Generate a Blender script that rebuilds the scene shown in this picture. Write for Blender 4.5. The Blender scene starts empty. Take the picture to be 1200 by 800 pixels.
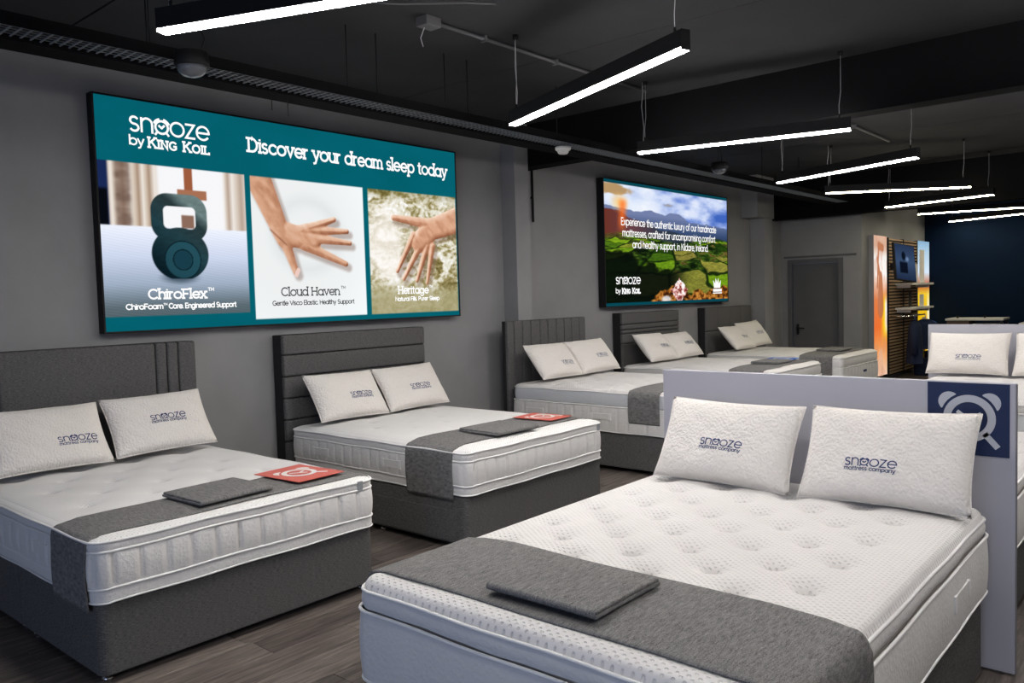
import bpy, bmesh, math, random
import numpy as np
from mathutils import Vector, Matrix

C = bpy.context.scene.collection
random.seed(7)
R = math.radians

# ------------------------------------------------------------------ camera
cam_d = bpy.data.cameras.new('camera'); cam = bpy.data.objects.new('camera', cam_d); C.objects.link(cam)
yaw, pit, rol, FPX = 0.85707714, 0.05348907, -0.02888524, 946.834
w_ = Vector((math.sin(yaw)*math.cos(pit), math.cos(yaw)*math.cos(pit), -math.sin(pit)))
r0 = Vector((math.cos(yaw), -math.sin(yaw), 0)); u0 = r0.cross(w_)
rr = math.cos(rol)*r0 + math.sin(rol)*u0; uu = -math.sin(rol)*r0 + math.cos(rol)*u0
m3 = Matrix((rr, uu, -w_)).transposed()
cam.matrix_world = Matrix.Translation((0, 0, 1.6)) @ m3.to_4x4()
cam_d.sensor_width = 36; cam_d.sensor_fit = 'HORIZONTAL'; cam_d.lens = FPX*36/1200
cam_d.clip_start = .05
bpy.context.scene.camera = cam
# ------------------------------------------------------------------ world, exposure
LED_STRENGTH = 120.0
LED_COLOR = (1.0, .955, .915)
wd = bpy.data.worlds.new('world'); bpy.context.scene.world = wd; wd.use_nodes = True
wd.node_tree.nodes['Background'].inputs[0].default_value = (.40, .52, .85, 1)
wd.node_tree.nodes['Background'].inputs[1].default_value = .6
vs = bpy.context.scene.view_settings
vs.view_transform = 'Standard'; vs.look = 'None'; vs.gamma = 1; vs.use_curve_mapping = False
vs.exposure = 0.0
# daylight entering through the shop window in the left wall
ld = bpy.data.lights.new('daylight', 'AREA'); ld.shape = 'RECTANGLE'; ld.size = 5.0; ld.size_y = 2.2
ld.energy = 150; ld.color = (.58, .71, 1.0)
lo = bpy.data.objects.new('daylight', ld); C.objects.link(lo)
lo.location = (-4.25, .6, 1.5); lo.rotation_euler = (0, R(-90), 0)

# ------------------------------------------------------------------ materials
def mat(name, col, rough=.6, metal=0, spec=.4, emit=None, es=0):
    m = bpy.data.materials.new(name); m.use_nodes = True
    b = m.node_tree.nodes['Principled BSDF']
    b.inputs['Base Color'].default_value = (*col, 1); b.inputs['Roughness'].default_value = rough
    b.inputs['Metallic'].default_value = metal; b.inputs['Specular IOR Level'].default_value = spec
    if emit: b.inputs['Emission Color'].default_value = (*emit, 1); b.inputs['Emission Strength'].default_value = es
    return m
def N(m, t, **kw):
    n = m.node_tree.nodes.new(t)
    for k, v in kw.items(): setattr(n, k, v)
    return n
def L(m, a, b): m.node_tree.links.new(a, b)
def ramp(m, fac, stops):
    n = N(m, 'ShaderNodeValToRGB'); e = n.color_ramp.elements
    e[0].position, e[0].color = stops[0][0], (*stops[0][1], 1)
    e[1].position, e[1].color = stops[-1][0], (*stops[-1][1], 1)
    for p, c in stops[1:-1]:
        x = e.new(p); x.color = (*c, 1)
    L(m, fac, n.inputs[0]); return n
def noise(m, scale, vec=None, stretch=(1, 1, 1), detail=4, rough=.55, coord='Object'):
    tc = N(m, 'ShaderNodeTexCoord'); mp = N(m, 'ShaderNodeMapping')
    mp.inputs['Scale'].default_value = stretch; L(m, tc.outputs[coord], mp.inputs[0])
    n = N(m, 'ShaderNodeTexNoise'); n.inputs['Scale'].default_value = scale
    n.inputs['Detail'].default_value = detail; n.inputs['Roughness'].default_value = rough
    L(m, mp.outputs[0], n.inputs['Vector']); return n
def bump(m, h, strength=.3, dist=.002, nrm=None):
    b = N(m, 'ShaderNodeBump'); b.inputs['Strength'].default_value = strength; b.inputs['Distance'].default_value = dist
    L(m, h, b.inputs['Height'])
    if nrm: L(m, nrm, b.inputs['Normal'])
    L(m, b.outputs[0], m.node_tree.nodes['Principled BSDF'].inputs['Normal']); return b.outputs[0]
def math_(m, op, a, b=None, c=None):
    n = N(m, 'ShaderNodeMath', operation=op)
    for i, v in enumerate((a, b, c)):
        if v is None: continue
        if isinstance(v, (int, float)): n.inputs[i].default_value = v
        else: L(m, v, n.inputs[i])
    return n.outputs[0]
def woven(name, dark, light, sc=260, bs=.5):
    m = mat(name, dark, .95, spec=.15); b = m.node_tree.nodes['Principled BSDF']
    a = noise(m, sc, stretch=(1, 1, 4), detail=2); h = noise(m, sc, stretch=(.25, .25, 3), detail=2)
    f = math_(m, 'ADD', math_(m, 'MULTIPLY', a.outputs[0], .5), math_(m, 'MULTIPLY', h.outputs[0], .5))
    L(m, ramp(m, f, [(.36, dark), (.64, light)]).outputs[0], b.inputs['Base Color'])
    bump(m, f, bs, .003); return m
M = {}
M['divan'] = woven('charcoal_upholstery', (.030, .030, .031), (.185, .181, .178), 210)
M['headboard'] = woven('headboard_upholstery', (.030, .030, .032), (.180, .176, .176), 210)
M['headboard_back'] = mat('dark_headboard_back', (.016, .016, .017), .9)
M['black_cloth'] = mat('black_backing', (.012, .012, .013), .9)
def throw_mat():
    m = mat('grey_melange_wool', (.1, .1, .1), .95, spec=.15); b = m.node_tree.nodes['Principled BSDF']
    a = noise(m, 380, detail=3, rough=.8); h = noise(m, 60, stretch=(3, .5, 1), detail=3)
    f = math_(m, 'ADD', math_(m, 'MULTIPLY', a.outputs[0], .7), math_(m, 'MULTIPLY', h.outputs[0], .3))
    L(m, ramp(m, f, [(.36, (.045, .045, .046)), (.66, (.33, .325, .32))]).outputs[0], b.inputs['Base Color'])
    bump(m, a.outputs[0], .5, .003); return m
M['throw'] = throw_mat()
def knit(name, col, period=.022, strength=.55, dist=.004, tint=.93):
    # mattress knit: staggered little dimples
    m = mat(name, col, .85, spec=.2); b = m.node_tree.nodes['Principled BSDF']
    tc = N(m, 'ShaderNodeTexCoord'); s = N(m, 'ShaderNodeSeparateXYZ'); L(m, tc.outputs['Object'], s.inputs[0])
    k = 2*math.pi/period
    cx = math_(m, 'COSINE', math_(m, 'MULTIPLY', s.outputs[0], k)); cy = math_(m, 'COSINE', math_(m, 'MULTIPLY', s.outputs[1], k*1.35))
    nz = noise(m, 45, detail=3)
    f = math_(m, 'ADD', math_(m, 'MULTIPLY', cx, cy), math_(m, 'MULTIPLY', math_(m, 'SUBTRACT', nz.outputs[0], .5), .9))
    mr = N(m, 'ShaderNodeMapRange', interpolation_type='SMOOTHSTEP'); mr.inputs['From Min'].default_value = .25; mr.inputs['From Max'].default_value = .85
    L(m, f, mr.inputs['Value']); g = mr.outputs[0]
    inv = math_(m, 'SUBTRACT', 1.2, g)
    L(m, ramp(m, g, [(0, col), (1, tuple(c*tint for c in col))]).outputs[0], b.inputs['Base Color'])
    bump(m, inv, strength, dist); return m
M['knit'] = knit('white_dimpled_knit', (.75, .735, .725), .030, .8, .005, .89)
M['knit_fine'] = knit('white_fine_knit', (.80, .795, .79), .024, .7, .004, .90)
def side_knit(name, col):
    m = mat(name, col, .85, spec=.2)
    a = noise(m, 120, detail=3)
    v = N(m, 'ShaderNodeTexVoronoi'); v.inputs['Scale'].default_value = 55
    tc = N(m, 'ShaderNodeTexCoord'); L(m, tc.outputs['Object'], v.inputs['Vector'])
    bump(m, math_(m, 'ADD', a.outputs[0], v.outputs['Distance']), .5, .003); return m
M['side'] = side_knit('white_quilted_border', (.74, .73, .72))
M['side_grey'] = side_knit('pale_grey_border', (.62, .64, .67))
M['piping'] = mat('white_piping', (.82, .815, .81), .6)
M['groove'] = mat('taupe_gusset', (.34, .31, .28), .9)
def pillow_mat():
    m = mat('cream_ripple_knit', (.80, .765, .725), .85, spec=.2)
    a = noise(m, 75, stretch=(1.2, .55, 1), detail=2, rough=.4); b_ = noise(m, 260, detail=2)
    f = math_(m, 'ADD', a.outputs[0], math_(m, 'MULTIPLY', b_.outputs[0], .25))
    bump(m, f, .9, .010); return m
M['pillow'] = pillow_mat()
M['ink'] = mat('navy_print', (.012, .035, .13), .6)
M['tag'] = mat('silver_grey_label', (.30, .32, .34), .5)
def wall_mat(name, col):
    m = mat(name, col, .75, spec=.25); b = m.node_tree.nodes['Principled BSDF']
    a = noise(m, 3.0, detail=5); L(m, ramp(m, a.outputs[0], [(.3, tuple(c*.93 for c in col)), (.7, tuple(c*1.05 for c in col))]).outputs[0], b.inputs['Base Color'])
    n2 = noise(m, 110, detail=3); bump(m, n2.outputs[0], .25, .002); return m
M['wall'] = wall_mat('grey_wall_paint', (.255, .253, .262))
M['navy'] = wall_mat('navy_wall_paint', (.003, .009, .024)); M['navy'].node_tree.nodes['Principled BSDF'].inputs['Specular IOR Level'].default_value = .05
M['ceiling'] = wall_mat('black_ceiling_paint', (.045, .046, .050))
M['beam'] = wall_mat('matt_black_beam', (.006, .006, .007))
for k_ in ('beam', 'ceiling'):
    M[k_].node_tree.nodes['Principled BSDF'].inputs['Specular IOR Level'].default_value = .08; M[k_].node_tree.nodes['Principled BSDF'].inputs['Roughness'].default_value = .95
M['door'] = wall_mat('dark_grey_door_paint', (.105, .105, .112))
M['black_metal'] = mat('black_aluminium', (.010, .010, .011), .6, 0, .2)
M['galv'] = mat('galvanised_steel', (.20, .22, .24), .5, .2)
M['pipe'] = mat('grey_painted_pipe', (.10, .10, .105), .55)
M['wire'] = mat('steel_cable', (.62, .62, .62), .4, .3)
M['chrome'] = mat('chrome', (.7, .7, .7), .2, 1)
M['white_plastic'] = mat('white_plastic', (.75, .74, .72), .5)
M['panel'] = mat('pale_lavender_laminate', (.47, .47, .53), .55, 0, .3)
a_ = noise(M['panel'], 160, detail=2); bump(M['panel'], a_.outputs[0], .15, .001)
M['panel_edge'] = mat('grey_panel_edge', (.20, .20, .22), .6)
M['navy_sign'] = mat('navy_vinyl', (.006, .018, .075), .5)
M['pale_vinyl'] = mat('pale_vinyl', (.50, .52, .58), .5)
M['red_card'] = mat('coral_red_card', (.62, .13, .10), .5)
M['blue_card'] = mat('blue_card', (.06, .17, .60), .5)
M['dark_card'] = mat('dark_grey_card', (.10, .10, .11), .5)
M['white_ink'] = mat('white_print', (.85, .82, .80), .5)
M['wood'] = mat('brown_wood', (.075, .045, .035), .6)
M['slat'] = mat('oak_slat', (.40, .27, .16), .6)
M['cloth_navy'] = woven('navy_cloth', (.008, .012, .03), (.02, .03, .07), 120)
M['shelf'] = mat('white_shelf', (.60, .58, .56), .5)
M['glass_dark'] = mat('smoked_dome', (.13, .14, .16), .15, .2, .6)
def led_mat():
    m = bpy.data.materials.new('led_diffuser'); m.use_nodes = True; nt = m.node_tree; nt.nodes.clear()
    o = nt.nodes.new('ShaderNodeOutputMaterial'); e = nt.nodes.new('ShaderNodeEmission')
    e.inputs[0].default_value = (*LED_COLOR, 1); e.inputs[1].default_value = LED_STRENGTH
    nt.links.new(e.outputs[0], o.inputs[0]); return m
M['led'] = led_mat()
def emis(name, col, s):
    m = bpy.data.materials.new(name); m.use_nodes = True; nt = m.node_tree; nt.nodes.clear()
    o = nt.nodes.new('ShaderNodeOutputMaterial'); e = nt.nodes.new('ShaderNodeEmission')
    e.inputs[0].default_value = (*col, 1); e.inputs[1].default_value = s
    nt.links.new(e.outputs[0], o.inputs[0]); return m
M['led_up'] = emis('led_upward_diffuser', LED_COLOR, LED_STRENGTH*1.6)
M['led_warm'] = emis('warm_led_diffuser', (1.0, .92, .68), LED_STRENGTH*.45)
M['led_dim'] = emis('led_dimmed_diffuser', LED_COLOR, LED_STRENGTH*.62)
M['lit_white'] = emis('backlit_white_lettering', (1, 1, 1), 1.05)
M['lit_grey'] = emis('backlit_dark_lettering', (.06, .065, .07), 1.0)
M['lit_panel'] = emis('backlit_cool_white', (.75, .88, 1.0), 1.1)
def print_mat(name, s=1.0):
    m = bpy.data.materials.new(name); m.use_nodes = True; nt = m.node_tree; nt.nodes.clear()
    o = nt.nodes.new('ShaderNodeOutputMaterial'); e = nt.nodes.new('ShaderNodeEmission')
    c = nt.nodes.new('ShaderNodeVertexColor'); c.layer_name = 'print'
    e.inputs[1].default_value = s
    nt.links.new(c.outputs[0], e.inputs[0]); nt.links.new(e.outputs[0], o.inputs[0]); return m
M['print'] = print_mat('backlit_print', 1.0)
def plank_mat():
    m = mat('grey_brown_laminate', (.1, .08, .07), .42, spec=.35); b = m.node_tree.nodes['Principled BSDF']
    tc = N(m, 'ShaderNodeTexCoord'); oi = N(m, 'ShaderNodeObjectInfo'); mp = N(m, 'ShaderNodeMapping')
    L(m, tc.outputs['Object'], mp.inputs[0]); mp.inputs['Scale'].default_value = (1.1, 14, 1)
    cb = N(m, 'ShaderNodeCombineXYZ'); L(m, math_(m, 'MULTIPLY', oi.outputs['Random'], 50), cb.inputs[0]); L(m, math_(m, 'MULTIPLY', oi.outputs['Random'], 31), cb.inputs[1])
    L(m, cb.outputs[0], mp.inputs['Location'])
    n = N(m, 'ShaderNodeTexNoise'); n.inputs['Scale'].default_value = 3.2; n.inputs['Detail'].default_value = 7; n.inputs['Roughness'].default_value = .65; n.inputs['Distortion'].default_value = .4
    L(m, mp.outputs[0], n.inputs['Vector'])
    f = math_(m, 'ADD', n.outputs[0], math_(m, 'MULTIPLY', math_(m, 'SUBTRACT', oi.outputs['Random'], .5), .22))
    L(m, ramp(m, f, [(.3, (.036, .030, .027)), (.5, (.105, .087, .078)), (.72, (.23, .195, .172))]).outputs[0], b.inputs['Base Color'])
    bump(m, n.outputs[0], .25, .001); return m
M['plank'] = plank_mat()
M['subfloor'] = mat('dark_joint', (.012, .011, .010), .9)

# ------------------------------------------------------------------ helpers
def link(o, parent=None):
    C.objects.link(o)
    if parent: o.parent = parent
    return o
def mesh(name, vs_, fs, m=None, parent=None, smooth=False):
    me = bpy.data.meshes.new(name); me.from_pydata([tuple(map(float, v)) for v in vs_], [], fs); me.update()
    if m: me.materials.append(m)
    if smooth: me.polygons.foreach_set('use_smooth', [True]*len(me.polygons))
    return link(bpy.data.objects.new(name, me), parent)
def finish(name, bm, m=None, parent=None, smooth=False):
    me = bpy.data.meshes.new(name); bm.to_mesh(me); bm.free()
    if m: me.materials.append(m)
    if smooth: me.polygons.foreach_set('use_smooth', [True]*len(me.polygons))
    return link(bpy.data.objects.new(name, me), parent)
def bbox_bm(bm, lo, hi, bev=0, seg=2):
    r = bmesh.ops.create_cube(bm, size=1)
    v = r['verts']
    for q in v:
        q.co = Vector([(lo[i]+hi[i])/2 + q.co[i]*(hi[i]-lo[i]) for i in range(3)])
    if bev:
        es = list({e for q in v for e in q.link_edges})
        bmesh.ops.bevel(bm, geom=es, offset=bev, segments=seg, affect='EDGES', profile=.6)
def box(name, lo, hi, m, parent=None, bev=0, seg=2, smooth=False):
    bm = bmesh.new(); bbox_bm(bm, lo, hi, bev, seg); return finish(name, bm, m, parent, smooth)
def boxes(name, lst, m, parent=None, bev=0):
    bm = bmesh.new()
    for lo, hi in lst: bbox_bm(bm, lo, hi, bev)
    return finish(name, bm, m, parent)
def tube_geo(pts, r, n=8, closed=False):
    pts = [Vector(p) for p in pts]; V, F = [], []; k = len(pts)
    for i, p in enumerate(pts):
        a = pts[(i-1) % k] if (closed or i > 0) else p; b = pts[(i+1) % k] if (closed or i < k-1) else p
        t = (b-a).normalized(); s = Vector((0, 0, 1)) if abs(t.z) < .9 else Vector((1, 0, 0))
        x = t.cross(s).normalized(); y = t.cross(x)
        for j in range(n):
            a_ = 2*math.pi*j/n; V.append(p + x*(r*math.cos(a_)) + y*(r*math.sin(a_)))
    for i in range(k if closed else k-1):
        for j in range(n):
            i2 = (i+1) % k; F.append((i*n+j, i*n+(j+1) % n, i2*n+(j+1) % n, i2*n+j))
    if not closed: F += [tuple(range(n-1, -1, -1)), tuple((k-1)*n+j for j in range(n))]
    return V, F
def tube(name, pts, r, m, parent=None, n=8, closed=False):
    V, F = tube_geo(pts, r, n, closed); return mesh(name, V, F, m, parent, True)
def lathe(name, prof, m, parent=None, n=24, loc=(0, 0, 0)):
    V, F = [], []
    for r, z in prof:
        for j in range(n):
            a = 2*math.pi*j/n; V.append((loc[0]+r*math.cos(a), loc[1]+r*math.sin(a), loc[2]+z))
    for i in range(len(prof)-1):
        for j in range(n): F.append((i*n+j, i*n+(j+1) % n, (i+1)*n+(j+1) % n, (i+1)*n+j))
    F += [tuple(range(n-1, -1, -1)), tuple((len(prof)-1)*n+j for j in range(n))]
    return mesh(name, V, F, m, parent, True)
def tag(o, label, cat, group=None):
    o['label'] = label; o['category'] = cat
    if group: o['group'] = group
    return o
def thing(name, label, cat, loc=(0, 0, 0), rz=0, group=None):
    o = bpy.data.objects.new(name, None); o.empty_display_size = .1; C.objects.link(o)
    o.location = loc; o.rotation_euler = (0, 0, rz); return tag(o, label, cat, group)
def struct(o): o['kind'] = 'structure'; return o
def stuff(o): o['kind'] = 'stuff'; return o
def sm(x, a, b):
    t = np.clip((x-a)/(b-a), 0, 1); return t*t*(3-2*t)

# ------------------------------------------------------------------ room shell
# floor: planks are parts of the floor
floor = struct(box('floor', (-4.2, -6, -.06), (17.4, 5.6, -.012), M['subfloor']))
PL, PW = 1.22, .196
pm = None; cnt = 0
cands = []
for j in range(int(11.6/PW)+1):
    off = random.random()*PL
    for i in range(-1, int(21.6/PL)+1):
        x0 = -4.2 + i*PL + off; y0 = 5.6 - (j+1)*PW
        if x0 < -4.2 or x0+PL > 17.4 or y0 < -6: cands.append((9e9, x0, y0)); continue
        cx, cy = x0+PL/2, y0+PW/2; az = math.atan2(cx, cy)
        d = math.hypot(cx, cy); vis = abs(az-yaw) < R(37) and cy > -.2
        cands.append((d if vis else d+1000, x0, y0))
cands.sort()
rest = []
for k, (d, x0, y0) in enumerate(cands):
    if k < 298 and d < 1000:
        if pm is None:
            o = box('plank', (0, 0, -.012), (PL-.002, PW-.002, 0), M['plank'], floor, .0012, 1); pm = o.data
        else:
            o = bpy.data.objects.new('plank', pm); link(o, floor)
        o.location = (x0, y0, 0)
    else:
        a = max(x0, -4.2); b = min(x0+PL, 17.4); c = max(y0, -6)
        if b-a > .02: rest.append(((a, c, -.012), (b-.002, y0+PW-.002, 0)))
V, F = [], []
for lo, hi in rest:
    n = len(V)
    V += [(lo[0], lo[1], 0), (hi[0], lo[1], 0), (hi[0], hi[1], 0), (lo[0], hi[1], 0), (lo[0], lo[1], -.012), (hi[0], lo[1], -.012), (hi[0], hi[1], -.012), (lo[0], hi[1], -.012)]
    F += [(n, n+1, n+2, n+3), (n, n+4, n+5, n+1), (n+1, n+5, n+6, n+2), (n+2, n+6, n+7, n+3), (n+3, n+7, n+4, n)]
stuff(mesh('far_planks', V, F, M['plank'], floor))

CZ = 3.4
ceil = struct(box('ceiling', (-4.2, -6, CZ+.02), (17.4, 5.8, CZ+.12), M['beam']))
xs = [-4.2, -1.6, 2.16, 4.92, 7.55, 8.9, 10.1, 12.6, 15.0, 17.4]
for a, b in zip(xs[:-1], xs[1:]):
    box('ceiling_board', (a+.006, -6, CZ), (b-.006, 5.8, CZ+.02), M['ceiling'], ceil, .003, 1)
struct(box('wall_back', (-4.2, 5.6, 0), (13.6, 5.8, CZ), M['wall']))
struct(box('wall_right', (-4.2, -6.2, 0), (17.4, -6, CZ), M['wall']))
dw = struct(boxes('wall_door', [((13.6, 4.27, 0), (13.75, 4.60, CZ)), ((13.6, 5.44, 0), (13.75, 5.6, CZ)), ((13.6, 4.60, 2.07), (13.75, 5.44, CZ))], M['wall']))
struct(box('wall_rack', (13.75, 4.27, 0), (17.4, 4.42, CZ), M['wall']))
struct(box('wall_far', (17.4, -6, 0), (17.6, 4.42, CZ), M['navy']))
# left wall with the shop window
wl = struct(boxes('wall_left', [((-4.2, -6, 0), (-4.05, -2.2, CZ)), ((-4.2, 5.1, 0), (-4.05, 5.6, CZ)), ((-4.2, -2.2, 2.75), (-4.05, 5.1, CZ)), ((-4.2, -2.2, 0), (-4.05, 5.1, .3))], M['wall']))
wf = struct(boxes('window_1', [((-4.16, -2.2, .3), (-4.1, -2.14, 2.75)), ((-4.16, 5.04, .3), (-4.1, 5.1, 2.75)), ((-4.16, 1.42, .3), (-4.1, 1.48, 2.75)), ((-4.16, -2.2, .3), (-4.1, 5.1, .36)), ((-4.16, -2.2, 2.69), (-4.1, 5.1, 2.75))], M['black_metal']))
# pilasters and beams
struct(box('trim_1', (6.36, 5.41, 0), (6.585, 5.6, CZ), M['wall'], None, .004, 1))
struct(box('trim_2', (12.37, 5.36, 0), (12.68, 5.6, 2.75), M['wall'], None, .004, 1))
struct(box('trim_3', (12.05, 5.33, 2.75), (12.68, 5.6, CZ), M['wall'], None, .004, 1))
struct(box('trim_4', (6.585, -6, 2.96), (6.79, 5.6, CZ), M['beam'], None, .004, 1))
struct(box('trim_5', (13.1, -6, 2.77), (13.35, 5.6, CZ), M['beam'], None, .004, 1))
# baseboard
struct(box('baseboard_back', (-4.2, 5.585, 0), (6.36, 5.6, .09), M['door']))
# door
d1 = struct(box('door_1', (13.63, 4.63, .005), (13.67, 5.41, 2.04), M['door'], None, .003, 1))
fr = struct(boxes('trim_6', [((13.57, 4.56, 0), (13.6, 4.63, 2.11)), ((13.57, 5.41, 0), (13.6, 5.48, 2.11)), ((13.571, 4.63, 2.04), (13.6, 5.41, 2.11))], M['door']))
struct(box('trim_7', (13.585, 4.35, 2.14), (13.6, 5.55, 2.17), M['door']))
hp = box('handle_plate', (13.61, 5.31, .84), (13.63, 5.35, 1.02), M['black_metal'], d1, .003)
tube('lever_handle', [(13.61, 5.33, .96), (13.57, 5.33, .96), (13.565, 5.30, .955), (13.565, 5.20, .95)], .011, M['black_metal'], d1)

# ------------------------------------------------------------------ stroke lettering
def arc(cx, cy, rx, ry, a0, a1, n=None):
    n = n or max(3, int(abs(a1-a0)/15)+1)
    return [(cx+rx*math.cos(R(a0+(a1-a0)*i/n)), cy+ry*math.sin(R(a0+(a1-a0)*i/n))) for i in range(n+1)]
o_ = lambda cx=.5, r=.5: arc(cx, .5, r, .5, 0, 360, 24)
def ln(*p): return list(p)
S = {}   # char: (width, strokes, serif points)
S['a'] = (1.0, [arc(.47, .5, .47, .5, 0, 360, 24), ln((.94, 0), (.94, 1))], [(.94, 0)])
S['b'] = (1.0, [arc(.53, .5, .47, .5, 0, 360, 24), ln((.06, 0), (.06, 1.5))], [(.06, 1.5)])
S['c'] = (.86, [arc(.5, .5, .48, .5, 42, 318)], [])
S['d'] = (1.0, [arc(.47, .5, .47, .5, 0, 360, 24), ln((.94, 0), (.94, 1.5))], [(.94, 1.5), (.98, 0)])
S['e'] = (.96, [arc(.5, .5, .48, .5, 0, 320)[:] , ln((.02, .5), (.98, .5))], [])
S['f'] = (.5, [arc(.48, 1.22, .28, .28, 75, 180)+[(.2, 0)], ln((0, 1), (.46, 1))], [(.2, 0)])
S['g'] = (1.0, [arc(.47, .5, .47, .5, 0, 360, 24), ln((.94, 1), (.94, -.1))+arc(.5, -.1, .44, .38, 0, -150)[1:]], [])
S['h'] = (.86, [ln((.06, 0), (.06, 1.5)), arc(.44, .6, .38, .4, 180, 0)+[(.82, 0)]], [(.06, 0), (.82, 0), (.06, 1.5)])
S['i'] = (.14, [ln((.07, 0), (.07, 1)), ln((.07, 1.32), (.07, 1.36))], [(.07, 0), (.0, 1)])
S['j'] = (.2, [ln((.12, 1), (.12, -.2), (-.05, -.42)), ln((.12, 1.32), (.12, 1.36))], [])
S['k'] = (.8, [ln((.06, 0), (.06, 1.5)), ln((.72, 1), (.06, .42)), ln((.3, .62), (.76, 0))], [(.06, 0), (.76, 0), (.72, 1)])
S['l'] = (.14, [ln((.07, 0), (.07, 1.5))], [(.07, 0), (.0, 1.5)])
S['m'] = (1.36, [ln((.06, 0), (.06, 1)), arc(.37, .65, .31, .35, 180, 0)+[(.68, 0)], arc(.99, .65, .31, .35, 180, 0)+[(1.3, 0)]], [(.06, 0), (.68, 0), (1.3, 0), (0, 1)])
S['n'] = (.86, [ln((.06, 0), (.06, 1)), arc(.44, .6, .38, .4, 180, 0)+[(.82, 0)]], [(.06, 0), (.82, 0), (0, 1)])
S['o'] = (1.0, [o_()], [])
S['p'] = (1.0, [arc(.53, .5, .47, .5, 0, 360, 24), ln((.06, -.48), (.06, 1))], [(.06, -.48)])
S['q'] = (1.0, [arc(.47, .5, .47, .5, 0, 360, 24), ln((.94, -.48), (.94, 1))], [(.94, -.48)])
S['r'] = (.5, [ln((.06, 0), (.06, 1)), arc(.42, .58, .36, .4, 180, 80)], [(.06, 0), (0, 1)])
S['s'] = (.66, [arc(.33, .75, .27, .25, 35, 270)+arc(.33, .25, .29, .25, 90, -145)[1:]], [])
S['t'] = (.5, [ln((.22, 1.35), (.22, .2))+arc(.42, .22, .2, .22, 180, 290)[1:], ln((0, 1), (.48, 1))], [])
S['u'] = (.86, [ln((.06, 1), (.06, .4))+arc(.44, .4, .38, .4, 180, 360)[1:], ln((.82, 1), (.82, 0))], [(0, 1), (.78, 1), (.86, 0)])
S['v'] = (.84, [ln((.02, 1), (.42, 0), (.82, 1))], [(.02, 1), (.82, 1)])
S['w'] = (1.2, [ln((.02, 1), (.32, 0), (.6, .95), (.88, 0), (1.18, 1))], [(.02, 1), (1.18, 1)])
S['x'] = (.8, [ln((.04, 0), (.76, 1)), ln((.04, 1), (.76, 0))], [(.04, 0), (.76, 0), (.04, 1), (.76, 1)])
S['y'] = (.84, [ln((.02, 1), (.43, 0)), ln((.82, 1), (.3, -.38), (.08, -.44))], [(.02, 1), (.82, 1)])
S['z'] = (.74, [ln((.04, 1), (.68, 1), (.04, 0), (.7, 0))], [])
S['A'] = (1.1, [ln((0, 0), (.55, 1.4), (1.1, 0)), ln((.2, .5), (.9, .5))], [(0, 0), (1.1, 0)])
S['C'] = (1.15, [arc(.65, .7, .63, .7, 45, 315)], [])
S['D'] = (1.15, [ln((.08, 0), (.08, 1.4), (.45, 1.4))+arc(.45, .7, .62, .7, 90, -90)+[(.08, 0)]], [(0, 0), (0, 1.4)])
S['E'] = (.85, [ln((.8, 1.4), (.08, 1.4), (.08, 0), (.82, 0)), ln((.08, .72), (.7, .72))], [(0, 0), (0, 1.4)])
S['F'] = (.85, [ln((.82, 1.4), (.08, 1.4), (.08, 0)), ln((.08, .7), (.7, .7))], [(.08, 0), (0, 1.4)])
S['G'] = (1.2, [arc(.65, .7, .63, .7, 45, 320)+[(1.13, .62), (.75, .62)]], [])
S['H'] = (1.1, [ln((.08, 0), (.08, 1.4)), ln((1.02, 0), (1.02, 1.4)), ln((.08, .72), (1.02, .72))], [(.08, 0), (1.02, 0), (.08, 1.4), (1.02, 1.4)])
S['I'] = (.2, [ln((.1, 0), (.1, 1.4))], [(.1, 0), (.1, 1.4)])
S['K'] = (1.05, [ln((.08, 0), (.08, 1.4)), ln((.95, 1.4), (.08, .55)), ln((.4, .82), (1.0, 0))], [(.08, 0), (.08, 1.4), (1.0, 0), (.95, 1.4)])
S['L'] = (.85, [ln((.08, 1.4), (.08, 0), (.82, 0), (.82, .25))], [(.08, 1.4), (0, 0)])
S['M'] = (1.3, [ln((.08, 0), (.08, 1.4), (.65, .4), (1.22, 1.4), (1.22, 0))], [(.08, 0), (1.22, 0)])
S['N'] = (1.1, [ln((.08, 0), (.08, 1.4), (1.02, 0), (1.02, 1.4))], [(.08, 0), (.08, 1.4), (1.02, 1.4)])
S['O'] = (1.3, [arc(.65, .7, .63, .7, 0, 360, 28)], [])
S['P'] = (.95, [ln((.08, 0), (.08, 1.4), (.5, 1.4))+arc(.5, 1.03, .4, .37, 90, -90)+[(.08, .66)]], [(.08, 0), (0, 1.4)])
S['S'] = (.9, [arc(.45, 1.04, .38, .36, 35, 270)+arc(.45, .34, .4, .34, 90, -145)[1:]], [])
S['T'] = (1.0, [ln((0, 1.4), (1, 1.4)), ln((.5, 0), (.5, 1.4))], [(.5, 0)])
S['V'] = (1.1, [ln((0, 1.4), (.55, 0), (1.1, 1.4))], [(0, 1.4), (1.1, 1.4)])
S['.'] = (.12, [ln((.06, 0), (.06, .06))], [])
S[','] = (.12, [ln((.08, .06), (.02, -.22))], [])
def alarm(cx, cy, r, legs=2, bells=True):
    st = [[(x, y) for x, y in arc(cx, cy, r, r, 0, 360, 28)]]
    if bells:
        for s in (1, -1):
            a0, a1 = (28, 72) if s > 0 else (108, 152)
            st.append(arc(cx, cy, r*1.32, r*1.32, a0, a1))
    st.append([(cx-r*.42, cy+r*.22), (cx, cy-r*.12), (cx+r*.40, cy+r*.30)])
    for s in ((1, -1) if legs == 2 else (1,)):
        st.append([(cx+s*r*.72, cy-r*.78), (cx+s*r*1.05, cy-r*1.22)])
    return st
S['@'] = (1.06, alarm(.53, .5, .46), [])
small = {c.lower(): c for c in 'KINGOIL'}
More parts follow.
